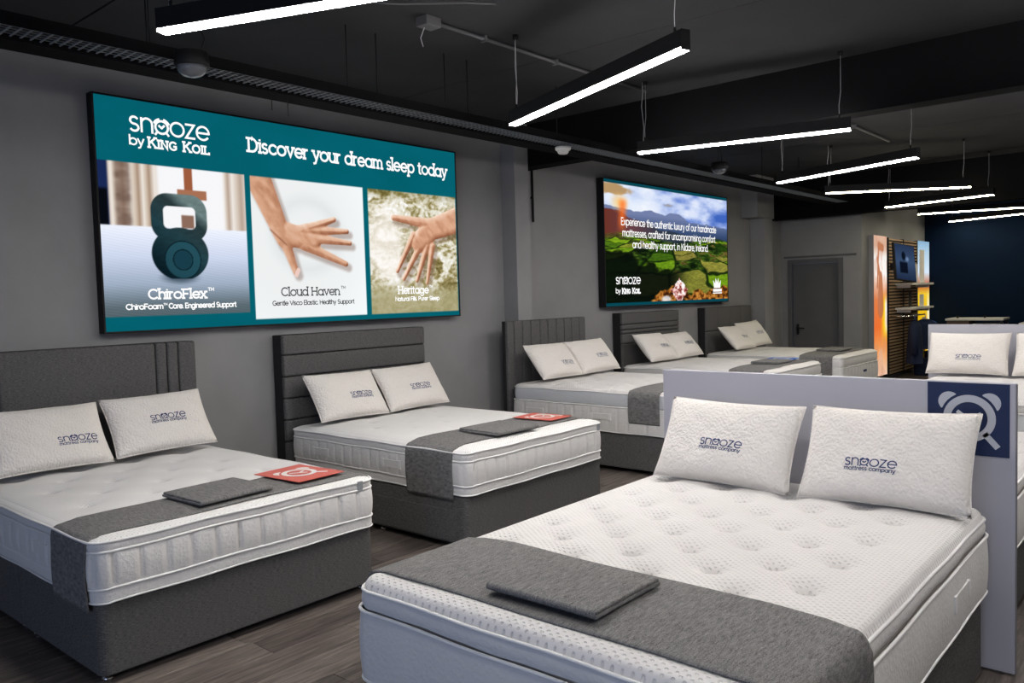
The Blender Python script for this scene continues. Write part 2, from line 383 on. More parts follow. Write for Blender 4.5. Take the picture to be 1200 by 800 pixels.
def layout(text, serif=False, track=.17, smallcaps=False):
    x = 0; out = []
    for ch in text:
        if ch == ' ': x += .55; continue
        k = 1.0
        if smallcaps and ch.islower() and ch.upper() in S: g = S[ch.upper()]; k = .80
        else: g = S[ch]
        for st in g[1]: out.append([(x+px*k, py*k) for px, py in st])
        if serif:
            for sx, sy in g[2]: out.append([(x+sx*k-.17, sy*k), (x+sx*k+.17, sy*k)])
        x += g[0]*k + track + (.1 if serif else 0)
    return out, x-track
def ribbons(strokes, hw, fn, maxseg=None):
    V, F = [], []
    for st in strokes:
        pts = [np.array(p, float) for p in st]
        closed = np.allclose(pts[0], pts[-1]) and len(pts) > 3
        if closed: pts = pts[:-1]
        if maxseg:
            q = []
            m = len(pts)
            for i in range(m if closed else m-1):
                a, b = pts[i], pts[(i+1) % m]; k = max(1, int(np.linalg.norm(b-a)/maxseg))
                q += [a+(b-a)*t/k for t in range(k)]
            if not closed: q.append(pts[-1])
            pts = q
        m = len(pts); base = len(V)
        for i, p in enumerate(pts):
            a = pts[i-1] if (closed or i > 0) else None; b = pts[(i+1) % m] if (closed or i < m-1) else None
            d1 = (p-a)/max(1e-9, np.linalg.norm(p-a)) if a is not None else None
            d2 = (b-p)/max(1e-9, np.linalg.norm(b-p)) if b is not None else None
            if d1 is None: d1 = d2; p = p - d2*hw*.6
            if d2 is None: d2 = d1; p = p + d1*hw*.6
            t = d1+d2; t = t/max(1e-9, np.linalg.norm(t)); n = np.array([-t[1], t[0]])
            c = max(.45, abs(n @ np.array([-d1[1], d1[0]])))
            V.append(fn(*(p+n*hw/c))); V.append(fn(*(p-n*hw/c)))
        for i in range(m if closed else m-1):
            j = (i+1) % m; F.append((base+2*i+1, base+2*j+1, base+2*j, base+2*i))
    return V, F
def put_text(name, text, x0, x1, yb, xh, hw, fn, m, parent, serif=False, smallcaps=False, track=.17, aspect=1.0, maxseg=None):
    # x0..x1 and yb, xh in the fn's own plane units; aspect corrects stroke width when units differ
    st, w = layout(text, serif, track, smallcaps)
    sx = (x1-x0)/w
    # work in a space where y is scaled to real proportion
    st2 = [[(px*sx*aspect, py*xh) for px, py in s] for s in st]
    f2 = lambda a, b: fn(x0+a/aspect, yb+b)
    V, F = ribbons(st2, hw, f2, maxseg)
    return mesh(name, V, F, m, parent)
def disc_poly(cx, cy, r, a0, a1, n=14): return arc(cx, cy, r, r, a0, a1, n)
def clock_emblem(name, fn, m, parent, legs=1):
    # fn maps unit plane (radius ~1 clock face) to 3D
    V, F = ribbons([arc(0, 0, .84, .84, 0, 360, 40)], .15, fn)
    for s in (1, -1):
        ang = 90 - s*48
        c = (1.02*math.cos(R(ang)), 1.02*math.sin(R(ang)))
        pts = [(c[0]+.42*math.cos(R(ang+t)), c[1]+.42*math.sin(R(ang+t))) for t in range(-88, 89, 16)]
        # concave inner edge follows the clock face
        inner = [(1.10*math.cos(R(ang+t)), 1.10*math.sin(R(ang+t))) for t in (20, 10, 0, -10, -20)]
        b = len(V); q = pts + inner; V += [fn(*p) for p in q]; F.append(tuple(range(b, b+len(q))))
    for st in ([(-.42, .26), (0, -.05), (.42, .20)], [(.02, -.05), (.3, -.3)]):
        v, f = ribbons([st], .075, fn); b = len(V); V += v; F += [tuple(i+b for i in q) for q in f]
    for s in ((1,) if legs == 1 else (1, -1)):
        v, f = ribbons([[(s*.62, -.66), (s*1.02, -1.12)]], .12, fn); b = len(V); V += v; F += [tuple(i+b for i in q) for q in f]
    return mesh(name, V, F, m, parent)

# ------------------------------------------------------------------ painted prints (vertex colours on a fine grid)
rng = np.random.RandomState(3)
def fbm(X, Y, f, oct=4, seed=0):
    out = np.zeros_like(X); amp = 1; tot = 0
    r = np.random.RandomState(seed)
    for o in range(oct):
        g = r.rand(64, 64); x = X*f*2**o; y = Y*f*2**o
        xi = np.floor(x).astype(int); yi = np.floor(y).astype(int); fx = x-xi; fy = y-yi
        fx = fx*fx*(3-2*fx); fy = fy*fy*(3-2*fy)
        G = lambda a, b: g[a % 64, b % 64]
        out += amp*((G(xi, yi)*(1-fx)+G(xi+1, yi)*fx)*(1-fy)+(G(xi, yi+1)*(1-fx)+G(xi+1, yi+1)*fx)*fy)
        tot += amp; amp *= .5
    return out/tot
def cap(X, Y, a, b, ra, rb):
    ax, ay = a; bx, by = b; dx, dy = bx-ax, by-ay
    t = np.clip(((X-ax)*dx+(Y-ay)*dy)/(dx*dx+dy*dy), 0, 1)
    return np.hypot(X-ax-t*dx, Y-ay-t*dy) - (ra+(rb-ra)*t)
def mixc(c, col, m):
    col = np.array(col, float)
    if col.ndim == 1: col = col[None, None, :]
    return c*(1-m[..., None]) + col*m[..., None]
def grad(t, stops):
    ps = [s[0] for s in stops]; return np.stack([np.interp(t, ps, [s[1][k] for s in stops]) for k in range(3)], -1)
def print_grid(name, nx, ny, fn, paint, parent):
    U, V_ = np.meshgrid(np.linspace(0, 1, nx), np.linspace(0, 1, ny))
    col = np.clip(paint(U, V_), 0, 1)
    lin = np.where(col <= .04045, col/12.92, ((col+.055)/1.055)**2.4)
    P = fn(U, V_).reshape(-1, 3)
    me = bpy.data.meshes.new(name)
    idx = np.arange(nx*ny).reshape(ny, nx)
    q = np.stack([idx[:-1, :-1], idx[:-1, 1:], idx[1:, 1:], idx[1:, :-1]], -1).reshape(-1, 4)
    me.vertices.add(nx*ny); me.vertices.foreach_set('co', P.astype('f').ravel())
    me.loops.add(q.size); me.loops.foreach_set('vertex_index', q.ravel().astype('i'))
    me.polygons.add(len(q)); me.polygons.foreach_set('loop_start', np.arange(0, q.size, 4, dtype='i'))
    me.update(calc_edges=True)
    a = me.color_attributes.new('print', 'FLOAT_COLOR', 'POINT')
    rgba = np.ones((nx*ny, 4), 'f'); rgba[:, :3] = lin.reshape(-1, 3); a.data.foreach_set('color', rgba.ravel())
    me.materials.append(M['print']); me.validate()
    return link(bpy.data.objects.new(name, me), parent)

SX, SY = 3.33, 1.555
def skin_shade(d, r, base=(.86, .63, .50), lite=(.98, .84, .74), dark=(.58, .36, .27)):
    t = np.clip(-d/r, 0, 1)[..., None]
    return np.array(dark)*(1-t) + np.array(base)*t
def draw_hand(c, X, Y, limbs, tone=1.0):
    e = .0035; D = None; k_ = .022
    for (a, b, ra, rb) in limbs:
        d = cap(X, Y, a, b, ra, rb)
        if D is None: D = d
        else:
            h = np.clip(.5+.5*(D-d)/k_, 0, 1); D = D*(1-h)+d*h-k_*h*(1-h)
    gy, gx = np.gradient(D, Y[:, 0], X[0])
    t = np.clip(-D/.060, 0, 1); tilt = (1-t)**1.2
    lit = (-.62*gx+.72*gy)*tilt
    n = fbm(X*1.4+Y, Y*1.1-X*.4, 16, 4, 77)-.5; vein = fbm(X*2+Y*2, (Y-X)*.6, 9, 3, 78)-.5
    v = np.clip(.52+.42*lit+.22*n+.22*vein*t, 0, 1)
    col = grad(v, [(0, (.40*tone, .22*tone, .14*tone)), (.3, (.66*tone, .44*tone, .33*tone)), (.55, (.84*tone, .64*tone, .52*tone)), (1, (1*tone, .92*tone, .85*tone))])
    m = sm(-D, -e, e); Ds = np.roll(np.roll(D, -6, 0), 5, 1)
    c = mixc(c, (.50, .40, .36), np.clip(sm(-Ds, -.03, .01)-m, 0, 1)*.45)
    return c*(1-m[..., None]) + col*m[..., None]
def paint1(U, V):
    X, Y = U*SX, V*SY
    c = np.zeros(U.shape+(3,)); c[:] = (.015, .375, .43)
    c += (fbm(U, V, 9, 3, 5)[..., None]-.5)*.035*np.array([.3, 1, 1])
    def inside(u0, u1, v0, v1):
        e = .0012; return sm(U, u0-e, u0+e)*(1-sm(U, u1-e, u1+e))*sm(V, v0-2*e, v0+2*e)*(1-sm(V, v1-2*e, v1+2*e))
    # --- picture 1: kettlebell on a mattress
    p = np.ones_like(c)
    curt = grad(np.mod(U*34+.15*np.sin(U*70), 1), [(0, (.93, .90, .86)), (.35, (.80, .73, .66)), (.6, (.66, .56, .48)), (1, (.93, .90, .87))])
    p[:] = (.97, .97, .98)
    left = 1-sm(U, .112, .125); right = sm(U, .262, .275)
    p = p*(1-left[..., None]) + curt*left[..., None]; p = p*(1-right[..., None]*.8) + curt*right[..., None]*.8
    p = mixc(p, (.42, .33, .29), (1-sm(np.abs(U-.048), .010, .022))*(.4+.6*fbm(U, V, 40, 2, 1)))
    p = mixc(p, (.10, .16, .33), (1-sm(U, .016, .022))); p = mixc(p, (.03, .04, .07), (1-sm(U, .015, .019))*(1-sm(V, .60, .62)))
    wd_ = sm(U, .176, .179)*(1-sm(U, .195, .198))*sm(V, .60, .61); p = mixc(p, (.62, .36, .24), wd_)
    wd_ = sm(U, .160, .163)*(1-sm(U, .226, .229))*(1-sm(V, .628, .634))*sm(V, .585, .592); p = mixc(p, (.66, .44, .33), wd_)
    p = mixc(p, (.55, .42, .36), (1-sm(np.abs(U-.182), .012, .016))*(1-sm(V, .51, .52)))
    bed = 1-sm(V, .452, .460)
    bc = grad(V, [(.02, (.30, .36, .38)), (.10, (.36, .42, .45)), (.2, (.62, .68, .76)), (.32, (.80, .84, .93)), (.45, (.93, .95, 1))])
    bc = bc - (np.sin((V*2+U*.7)*260)[..., None]*.018)
    p = p*(1-bed[..., None]) + bc*bed[..., None]
    sh = sm(.10-np.hypot((X-.53)*.55, (Y-.36)*1.6), 0, .08); p = mixc(p, (.20, .27, .32), sh*bed*.75)
    # kettlebell
    cx = .163*SX; e = .004
    hx, hy = .164*SX, .502*SY
    qx = np.abs(X-hx)-.085; qy = np.abs(Y-hy)-.045
    dr = np.hypot(np.maximum(qx, 0), np.maximum(qy, 0))+np.minimum(np.maximum(qx, qy), 0)-.122
    dh = np.abs(dr+.045)-.044
    body = np.maximum(np.hypot((X-cx)/1.10, (Y-.338*SY)/.98)-.190, .226*SY-Y)
    d = np.minimum(dh, body); m = sm(-d, -e, e)
    kc = grad(np.clip((Y-.2*SY)/(.6*SY-.2*SY)+.25*(X-cx)/.2, 0, 1), [(0, (.04, .11, .14)), (.5, (.13, .24, .27)), (.85, (.16, .22, .23)), (1, (.42, .50, .50))])
    kc = kc*(.9+.2*fbm(U, V, 90, 2, 2)[..., None])
    rr_ = np.hypot(X-.558, Y-.312*SY)
    kc = mixc(kc, (.14, .32, .37), sm(-(rr_-.132), -e, e)*.8); kc = mixc(kc, (.05, .13, .16), 1-sm(np.abs(rr_-.132), .002, .006))
    kc = mixc(kc, (.09, .23, .28), sm(-(rr_-.072), -e, e)*.9); kc = mixc(kc, (.04, .11, .14), 1-sm(np.abs(rr_-.072), .002, .005))
    p = p*(1-m[..., None]) + kc*m[..., None]
    # darker fade for caption
    k = inside(-.01, .321, .062, .728)[..., None]; c = c*(1-k)+p*k
    # --- picture 2: hand pressing on white foam
    p = np.ones_like(c); p[:] = (.97, .99, 1.0)
    f = sm(.75-np.hypot((U-.44)*2.2, V-.42), 0, .5); p = mixc(p, (.90, .90, .89), f*.5)
    glow = sm(.30-np.abs(np.hypot((X-1.62), (Y-.70)*1.1)-.30), .18, .34); p = mixc(p, (.80, .82, .84), glow*.35)
    P = lambda u, v: (u*SX, v*SY)
    limbs = [(P(.352, .74), P(.418, .43), .115, .072), (P(.42, .42), P(.448, .26), .05, .028),
             (P(.45, .46), P(.565, .540), .05, .022), (P(.43, .45), P(.50, .42), .095, .075),
             (P(.48, .475), P(.604, .480), .046, .021), (P(.48, .44), P(.612, .418), .046, .021), (P(.475, .40), P(.597, .305), .046, .024)]
    p = draw_hand(p, X, Y, limbs)
    p = mixc(p, (.50, .30, .22), (1-sm(np.abs((U-.40)*1.2+(V-.44)*.7), .002, .006))*(1-sm(np.hypot(X-1.35, Y-.68), .08, .11))*.5)
    for a, b in ((P(.455, .27), P(.449, .245)),): p = mixc(p, (.93, .80, .76), sm(-cap(X, Y, a, b, .018, .018), -e, e))
    k = inside(.335, .659, .027, .727)[..., None]; c = c*(1-k)+p*k
    # --- picture 3: hand in sheep's wool
    n1 = fbm(U*3+fbm(U, V, 14, 3, 8)*.5, V*1.5+fbm(U, V, 11, 3, 9)*.5, 9, 5, 11)
    n2 = fbm(U*2.2+V, V*1.4-U*2, 40, 3, 12)
    p = grad(np.clip(n1*.75+n2*.35, 0, 1), [(.25, (.35, .30, .13)), (.45, (.60, .55, .36)), (.62, (.88, .86, .78)), (.8, (1, 1, 1))])
    p = mixc(p, (1, .98, .96), sm(.20-np.hypot((U-.73)*2.1, (V-.42)*.7), 0, .12)*.8)
    p = mixc(p, (.45, .42, .22), sm(V, .66, .73)*.4)
    limbs = [(P(1.02, .60), P(.90, .52), .125, .10), (P(.90, .55), P(.76, .575), .055, .026), (P(.88, .49), P(.85, .44), .105, .095),
             (P(.83, .48), P(.768, .27), .036, .020), (P(.86, .44), P(.790, .225), .038, .021), (P(.88, .42), P(.838, .215), .038, .021), (P(.90, .42), P(.876, .20), .036, .019)]
    p = draw_hand(p, X, Y, limbs, 1.02)
    fade = 1-sm(V, .10, .24); p = mixc(p, (.66, .63, .47), fade*.85)
    k = inside(.675, .997, .027, .726)[..., None]; c = c*(1-k)+p*k
    return c
def paint2(U, V):
    e = .004
    n = fbm(U*1.6, V*2.2, 4, 5, 21)
    c = grad(np.clip(n*1.2+.25*(U-.4), 0, 1), [(.2, (.97, .98, 1)), (.5, (.80, .85, .97)), (.75, (.50, .60, .86)), (1, (.25, .40, .75))])
    c = mixc(c, (.93, .96, 1), sm(.5-U, 0, .4)*.7)
    c = mixc(c, (.70, .55, .35), sm(.085-np.hypot((U-.04)*.6, (V-.93)*1.6)+(n-.5)*.2, 0, .04)*.9); c = mixc(c, (.62, .60, .58), sm(.04-np.hypot((U-.47)*.6, (V-.86)*1.4)+(n-.5)*.25, 0, .04)*.8)
    def ridge(base, pts): return np.interp(U, [q[0] for q in pts], [q[1] for q in pts]) + base + (fbm(U, U*0, 30, 3, 31)-.5)*.02
    m = sm(ridge(0, [(0, .80), (.1, .79), (.22, .77), (.33, .79), (.44, .76), (.49, .79), (.56, .79), (.63, .73), (.8, .72), (1, .70)])-V, -e, e)
    mc = grad(V, [(.5, (.10, .16, .25)), (.62, (.22, .30, .45)), (.75, (.45, .50, .66))]); c = c*(1-m[..., None])+mc*m[..., None]
    m = sm(ridge(-.03, [(0, .80), (.1, .80), (.17, .74), (.28, .72), (.4, .66), (.5, .66), (.7, .62), (1, .60)])-V, -e, e)
    mc = grad(U, [(0, (.42, .20, .16)), (.2, (.40, .25, .28)), (.4, (.20, .24, .30)), (1, (.07, .15, .22))]); c = c*(1-m[..., None])+mc*m[..., None]
    # valley
    g = fbm(U*3, V*6, 5, 4, 41); g2 = fbm(U*4, V*9, 14, 3, 42)
    land = sm(.56+.03*np.sin(U*9)-V, -.02, .02)
    lc = grad(np.clip(g*1.3-.15, 0, 1), [(.2, (.05, .10, .04)), (.45, (.16, .26, .08)), (.6, (.30, .42, .12)), (.8, (.42, .36, .18))])
    lc = lc*(.45+.9*g2[..., None]); lc = mixc(lc, (.50, .38, .20), sm(.3-U, 0, .3)*sm(V, .35, .55)*.5)
    c = c*(1-land[..., None])+lc*land[..., None]
    wu = (fbm(U, V, 6, 3, 81)-.5)*.5; wv = (fbm(U, V, 7, 3, 82)-.5)*.10
    q = np.clip(.60-V-wv, .01, 1); gx = ((U-.5)+wu*q)/(q+.10)*1.5+20; gy = 1.3/(q+.10)+.7*wu+20
    r1 = np.random.RandomState(9).rand(64, 64); r2 = np.random.RandomState(10).rand(64, 64)
    ix, iy = np.floor(gx).astype(int) % 64, np.floor(gy).astype(int) % 64
    fc = grad(r1[ix, iy], [(0, (.10, .20, .05)), (.35, (.22, .36, .08)), (.6, (.38, .55, .10)), (.8, (.55, .70, .12)), (.92, (.52, .46, .24)), (1, (.66, .70, .22))])
    fc = fc*(.75+.5*g2[..., None])
    hedge = np.maximum(1-sm(np.abs((gx % 1)-.5)*-1+.5, .02, .09), 1-sm(np.abs((gy % 1)-.5)*-1+.5, .02, .10))
    fc = mixc(fc, (.05, .11, .04), hedge*.9)
    c = c*(1-(land*(r2[ix, iy] > .30)*.92)[..., None])+fc*(land*(r2[ix, iy] > .30)*.92)[..., None]
    dk = sm(.37+.05*np.sin(U*7+1)-V+(fbm(U, V, 12, 3, 51)-.5)*.2, -.01, .03)*(1-sm(U, .48, .66)); c = mixc(c, (.03, .055, .035), dk*.9)
    rk = sm(np.interp(U, [0, .28, .42, .5, .58, .7, 1], [-.1, .02, .12, .14, .13, .10, .15])-V+(fbm(U, V, 14, 3, 61)-.5)*.12, -.01, .01)
    rn = fbm(U*2, V*1.6, 22, 4, 62); rc = grad(rn, [(.3, (.20, .10, .05)), (.5, (.60, .36, .12)), (.7, (.80, .55, .25))]); c = c*(1-rk[..., None])+rc*rk[..., None]
    st = sm(1-np.abs((U-.55)/.075)-np.abs((V-.11)/.12)+(rn-.5)*.5, 0, .06); sc_ = grad(fbm(U, V, 50, 3, 63), [(.3, (.50, .20, .18)), (.5, (.95, .75, .72)), (.65, (1, 1, 1))]); c = c*(1-st[..., None])+sc_*st[..., None]
    c = mixc(c, (.95, .97, 1), sm(.04-np.hypot((U-.44)*.8, V-.04), 0, .02)*.8)
    # low sun with rays, printed in the picture
    r_ = np.hypot((U-.105)*1.2, V-.83); c = mixc(c, (1, .80, .45), sm(.10-r_, 0, .1)*.8)
    c = mixc(c, (1, .45, .15), (1-sm(np.abs(U-.125-(V-.8)*.05), .0, .045))*sm(V, .55, .7)*(1-sm(V, .82, .88))*.75)
    b = 1-sm(V, .022, .027)*(1-sm(V, .972, .977)); c = mixc(c, (.03, .28, .33), b)
    return c

# big wall sign
def wall_sign(label, x0, x1, z0, z1, yf, nx, ny, paint):
    t = thing('illuminated_sign', label, 'sign', ((x0+x1)/2, 5.6, z0))
    cx = (x0+x1)/2
    t_ = .012
    boxes('frame', [((x0-cx-t_, yf-5.6, -t_), (x0-cx, 0, z1-z0+t_)), ((x1-cx, yf-5.6, -t_), (x1-cx+t_, 0, z1-z0+t_)), ((x0-cx, yf-5.6, z1-z0), (x1-cx, 0, z1-z0+t_)), ((x0-cx, yf-5.6, -t_), (x1-cx, 0, 0)), ((x0-cx, -.03, 0), (x1-cx, 0, z1-z0))], M['black_metal'], t)
    W, H = x1-x0, z1-z0
    fn = lambda u, v: np.stack([x0-cx+u*W, np.full_like(u, yf-5.6+.004), v*H], -1)
    print_grid('printed_face', nx, ny, fn, paint, t)
    f3 = lambda u, v: (x0-cx+u*W, yf-5.6+.0015, v*H)
    return t, f3, W/H
s1, f1, asp1 = wall_sign('large teal backlit sign reading Discover your dream sleep today, with a kettlebell and two hands', 2.283, 5.610, 1.4535, 3.0095, 5.52, 620, 290, paint1)
def T1(name, text, x0, x1, yb, xh, hw, m=None, **k): put_text(name, text, x0, x1, yb, xh, hw, f1, m or M['lit_white'], s1, aspect=asp1, **k)
T1('lettering', 'sn@oze', .068, .239, .868, .060, .0048, track=.12)
T1('lettering', 'by', .066, .0955, .808, .027, .0036)
T1('lettering', 'King', .105, .166, .805, .030, .0044, serif=True, smallcaps=True)
T1('lettering', 'Koil', .180, .240, .805, .030, .0044, serif=True, smallcaps=True)
T1('lettering', 'Discover your dream sleep today', .334, .967, .845, .0445, .0056, serif=True, track=.10)
T1('lettering', 'ChiroFlex', .089, .217, .138, .0285, .0040, serif=True, track=.10)
T1('lettering', 'TM', .2205, .234, .170, .010, .0018)
T1('lettering', 'ChiroFoam', .042, .118, .093, .0155, .0026, track=.12)
T1('lettering', 'TM', .1195, .1275, .108, .006, .0012)
T1('lettering', 'Core. Engineered Support', .131, .286, .093, .0155, .0026, track=.12)
T1('lettering', 'Cloud Haven', .405, .574, .140, .0285, .0032, M['lit_grey'], serif=True, track=.10)
T1('lettering', 'TM', .578, .592, .172, .010, .0014, M['lit_grey'])
T1('lettering', 'Gentle Visco Elastic. Healthy Support', .380, .618, .092, .0155, .0021, M['lit_grey'], track=.12)
T1('lettering', 'Heritage', .768, .880, .140, .0285, .0038, serif=True, track=.10)
T1('lettering', 'TM', .883, .895, .172, .010, .0018)
T1('lettering', 'Natural Fills. Purer Sleep', .757, .920, .098, .0155, .0026, track=.12)
s2, f2_, asp2 = wall_sign('backlit landscape sign about handmade mattresses above the fourth wall bed', 8.105, 11.350, 1.466, 2.998, 5.50, 420, 220, paint2)
def T2(text, x0, x1, yb, xh, hw, **k): put_text('lettering', text, x0, x1, yb, xh, hw, f2_, M['lit_white'], s2, aspect=asp2, **k)
T2('Experience the authentic luxury of our handmade', .112, .888, .652, .040, .0042, track=.14)
T2('mattresses, crafted for uncompromising comfort', .12, .880, .562, .040, .0042, track=.14)
T2('and healthy support, in Kildare, Ireland.', .190, .810, .472, .040, .0042, track=.14)
T2('sn@oze', .068, .240, .178, .050, .0048, track=.12)
T2('by', .066, .098, .104, .026, .0036)
T2('King', .110, .167, .100, .028, .0055, serif=True, smallcaps=True)
T2('Koil', .182, .240, .100, .028, .0055, serif=True, smallcaps=True)
# little crown emblem on the landscape sign
V, F = [], []
crown = [(.862, .130), (.922, .130), (.930, .205), (.910, .170), (.904, .225), (.892, .180), (.878, .225), (.874, .170), (.854, .205)]
V = [f2_(*p) for p in crown]; F = [tuple(range(len(V)))]
b = len(V); V += [f2_(*p) for p in ((.852, .094), (.936, .094), (.936, .120), (.852, .120))]; F.append((b, b+1, b+2, b+3))
b = len(V); V += [f2_(*p) for p in ((.850, .076), (.938, .076), (.938, .086), (.850, .086))]; F.append((b, b+1, b+2, b+3))
mesh('crown_emblem', V, F, M['lit_white'], s2)

# ------------------------------------------------------------------ pendant lights
LZ = 2.8
fixtures = [((1.745, 3.49), (2.40, 1.90)), ((4.35, 3.70), (3.66, 1.98)), ((6.02, 3.72), (6.42, 2.09)), ((8.93, 3.70), (8.30, 2.09)),
            ((10.40, 3.70), (11.35, 2.27)), ((13.05, 3.74), (12.60, 2.23)), ((14.8, 3.74), (15.2, 2.12)), ((17.1, 3.76), (16.5, 2.4))]
hidden = [((1.2, .45), (.6, -1.2)), ((2.9, .25), (3.5, -1.35)), ((5.0, .45), (4.4, -1.2)), ((8.0, .95), (8.5, -.65)), ((12.0, .6), (11.4, -1.0))]
lab = ['nearest black linear pendant light, cut by the top edge above the teal sign', 'second linear pendant light along the row, hanging right of the teal sign', 'third linear pendant light along the row, in front of the ceiling beam',
       'fourth linear pendant light along the row, tilted up to the right beyond the beam', 'fifth linear pendant light along the row, nearly level', 'sixth linear pendant light along the row, above the grey door', 'seventh linear pendant light along the row, cut by the right edge', 'farthest linear pendant light in front of the navy wall']
def pendant(a, b, label, up=False):
    a, b = Vector((*a, 0)), Vector((*b, 0)); mid = (a+b)/2; d = b-a; ln_ = d.length; ang = math.atan2(d.y, d.x)
    t = thing('pendant_light', label, 'light', (mid.x, mid.y, LZ), ang, 'linear pendant lights')
    h = ln_/2
    hb_, ht = .028, .10
    boxes('housing', [((-h, -hb_, .012), (h, hb_, ht)), ((-h-.002, -hb_-.001, -.001), (-h+.002, hb_+.001, ht+.001)), ((h-.002, -hb_-.001, -.001), (h+.002, hb_+.001, ht+.001))], M['black_metal'], t, .001)
    box('diffuser', (-h+.002, -hb_+.001, 0), (h-.002, hb_-.001, .012), M['led_dim' if up else ('led_warm' if mid.x > 9.5 else 'led')], t)
    if up: box('upward_diffuser', (-h+.02, -hb_+.006, ht), (h-.02, hb_-.006, ht+.004), M['led_up'], t)
    for s in (-1, 1):
        x = s*(h-.07)
        w1 = tube('suspension_wire', [(x-.01, 0, ht), (x-.012, 0, ht+.1), (x, 0, ht+.2), (x, 0, CZ-LZ)], .0022, M['wire'], t, 5)
        lathe('end_fixing', [(.008, 0), (.008, .03), (.003, .035)], M['black_metal'], w1, 8, (x-.01, 0, ht))
        lathe('ceiling_cup', [(.02, -.03), (.02, 0)], M['black_metal'], w1, 10, (x, 0, CZ-LZ))
    x = -(h-.04)
    tube('power_cable', [(x, .012, ht), (x+.006, .016, ht+.12), (x-.01, .014, ht+.3), (x+.004, .01, ht+.42), (x, .012, CZ-LZ)], .0028, M['wire'], t, 5)
    return t
for (a, b), l in zip(fixtures, lab): pendant(a, b, l)
for (a, b), q in zip(hidden, ('first', 'second', 'third', 'fourth', 'fifth')): pendant(a, b, q+' pendant light of the second row, out of view to the right', True)

# ------------------------------------------------------------------ cable tray, conduits, detector
tr = thing('cable_tray', 'long perforated steel cable tray hung below the black ceiling along the sign wall', 'cable tray', (0, 4.25, 2.94))
boxes('side_rail', [((-4, 0, 0), (13.2, .014, .06))], M['beam'], tr)
boxes('side_rail', [((-4, .20, -.012), (13.2, .38, .06))], M['beam'], tr)
rg = []
x = 0.2
while x < 13.0:
    rg.append(((x, .014, .004), (x+.008, .21, .010))); x += .045
for y in (.05, .09, .13, .17): rg.append(((0, y, .010), (13.0, y+.007, .014)))
stuff(boxes('tray_mesh', rg, M['galv'], tr))
box('cable_bundle', (0, .10, .022), (13.0, .17, .05), M['black_metal'], tr, .01)
for x in (2.07, 2.22, 3.37, 3.62, 4.26, 4.50, 5.6, 7.4, 8.6, 9.8, 11.0):
    for y in (.02,): tube('hanger_rod', [(x, y if x != 2.22 else .36, 0), (x, y if x != 2.22 else .36, CZ-2.94)], .004, M['black_metal'], tr, 6)
box('tray_cover', (-4, .014, .02), (1.7, .21, .05), M['black_metal'], tr)
boxes('dropped_wire_loop', [((2.98, .30, -.10), (2.984, .304, 0)), ((3.10, .30, -.12), (3.104, .304, 0))], M['black_metal'], tr)
cp = thing('ceiling_conduit', 'thin grey conduit with a junction box running across the black ceiling', 'conduit', (3.67, 3.80, CZ))
tube('conduit_pipe', [(0, 0, -.02), (2.6, -.02, -.02)], .013, M['pipe'], cp)
box('junction_box', (-.07, -.05, -.06), (.06, .05, 0), M['pipe'], cp, .006)
tube('loose_wire', [(-.02, .02, -.05), (-.05, .03, -.13), (-.03, .03, -.18)], .003, M['wire'], cp, 5)
for x in (.5, 1.3, 2.1): box('pipe_clip', (x, -.03, -.04), (x+.02, .02, 0), M['pipe'], cp)
c2 = thing('ceiling_conduit', 'short grey conduit on the ceiling beyond the beam, above the fourth pendant', 'conduit', (8.2, 3.0, CZ))
tube('conduit_pipe', [(0, 0, -.02), (2.4, 0, -.02)], .013, M['pipe'], c2)
box('pipe_clip', (1.1, -.03, -.04), (1.12, .02, 0), M['pipe'], c2)
c3 = thing('wall_conduit', 'dark vertical conduit on the grey wall under the beam end', 'conduit', (6.86, 5.585, 2.42))
tube('conduit_pipe', [(0, 0, 0), (0, 0, .56)], .013, M['black_metal'], c3)
box('pipe_clip', (-.02, 0, .25), (.02, .015, .27), M['black_metal'], c3)
c4 = thing('ceiling_conduit', 'black pipe crossing the dark ceiling at the top left', 'conduit', (2.55, 4.2, CZ))
tube('conduit_pipe', [(0, .35, -.03), (.05, 0, -.04), (.6, -.45, -.03)], .022, M['beam'], c4)
tube('loose_cable', [(.5, -.3, -.02), (.7, -.6, -.07), (1.0, -.85, -.05), (1.2, -.9, -.02)], .006, M['pipe'], c4, 6)
dt = thing('smoke_detector', 'white round smoke detector under the tray beside the beam', 'smoke detector', (5.80, 4.36, 2.922))
lathe('base', [(.07, 0), (.07, -.02), (.062, -.03)], M['white_plastic'], dt)
lathe('sensor_head', [(.05, -.03), (.05, -.045), (.038, -.06), (.015, -.064)], M['white_plastic'], dt)
def dome(x, y, z, label):
    t = thing('dome_camera', label, 'camera', (x, y, z))
    lathe('housing', [(.085, 0), (.09, -.06), (.088, -.075)], M['black_metal'], t)
    lathe('dome_cover', [(.08, -.075), (.07, -.10), (.045, -.12), (.012, -.128)], M['glass_dark'], t)
    tube('cable', [(.05, 0, 0), (.09, .02, .1), (.06, .04, .2), (.1, -.1, .42)], .006, M['black_metal'], t, 6)
dome(2.22, 4.12, 2.95, 'round dark dome unit hanging under the tray above the teal sign')
dome(8.30, 4.10, 3.02, 'small dome unit under the tray above the landscape sign')

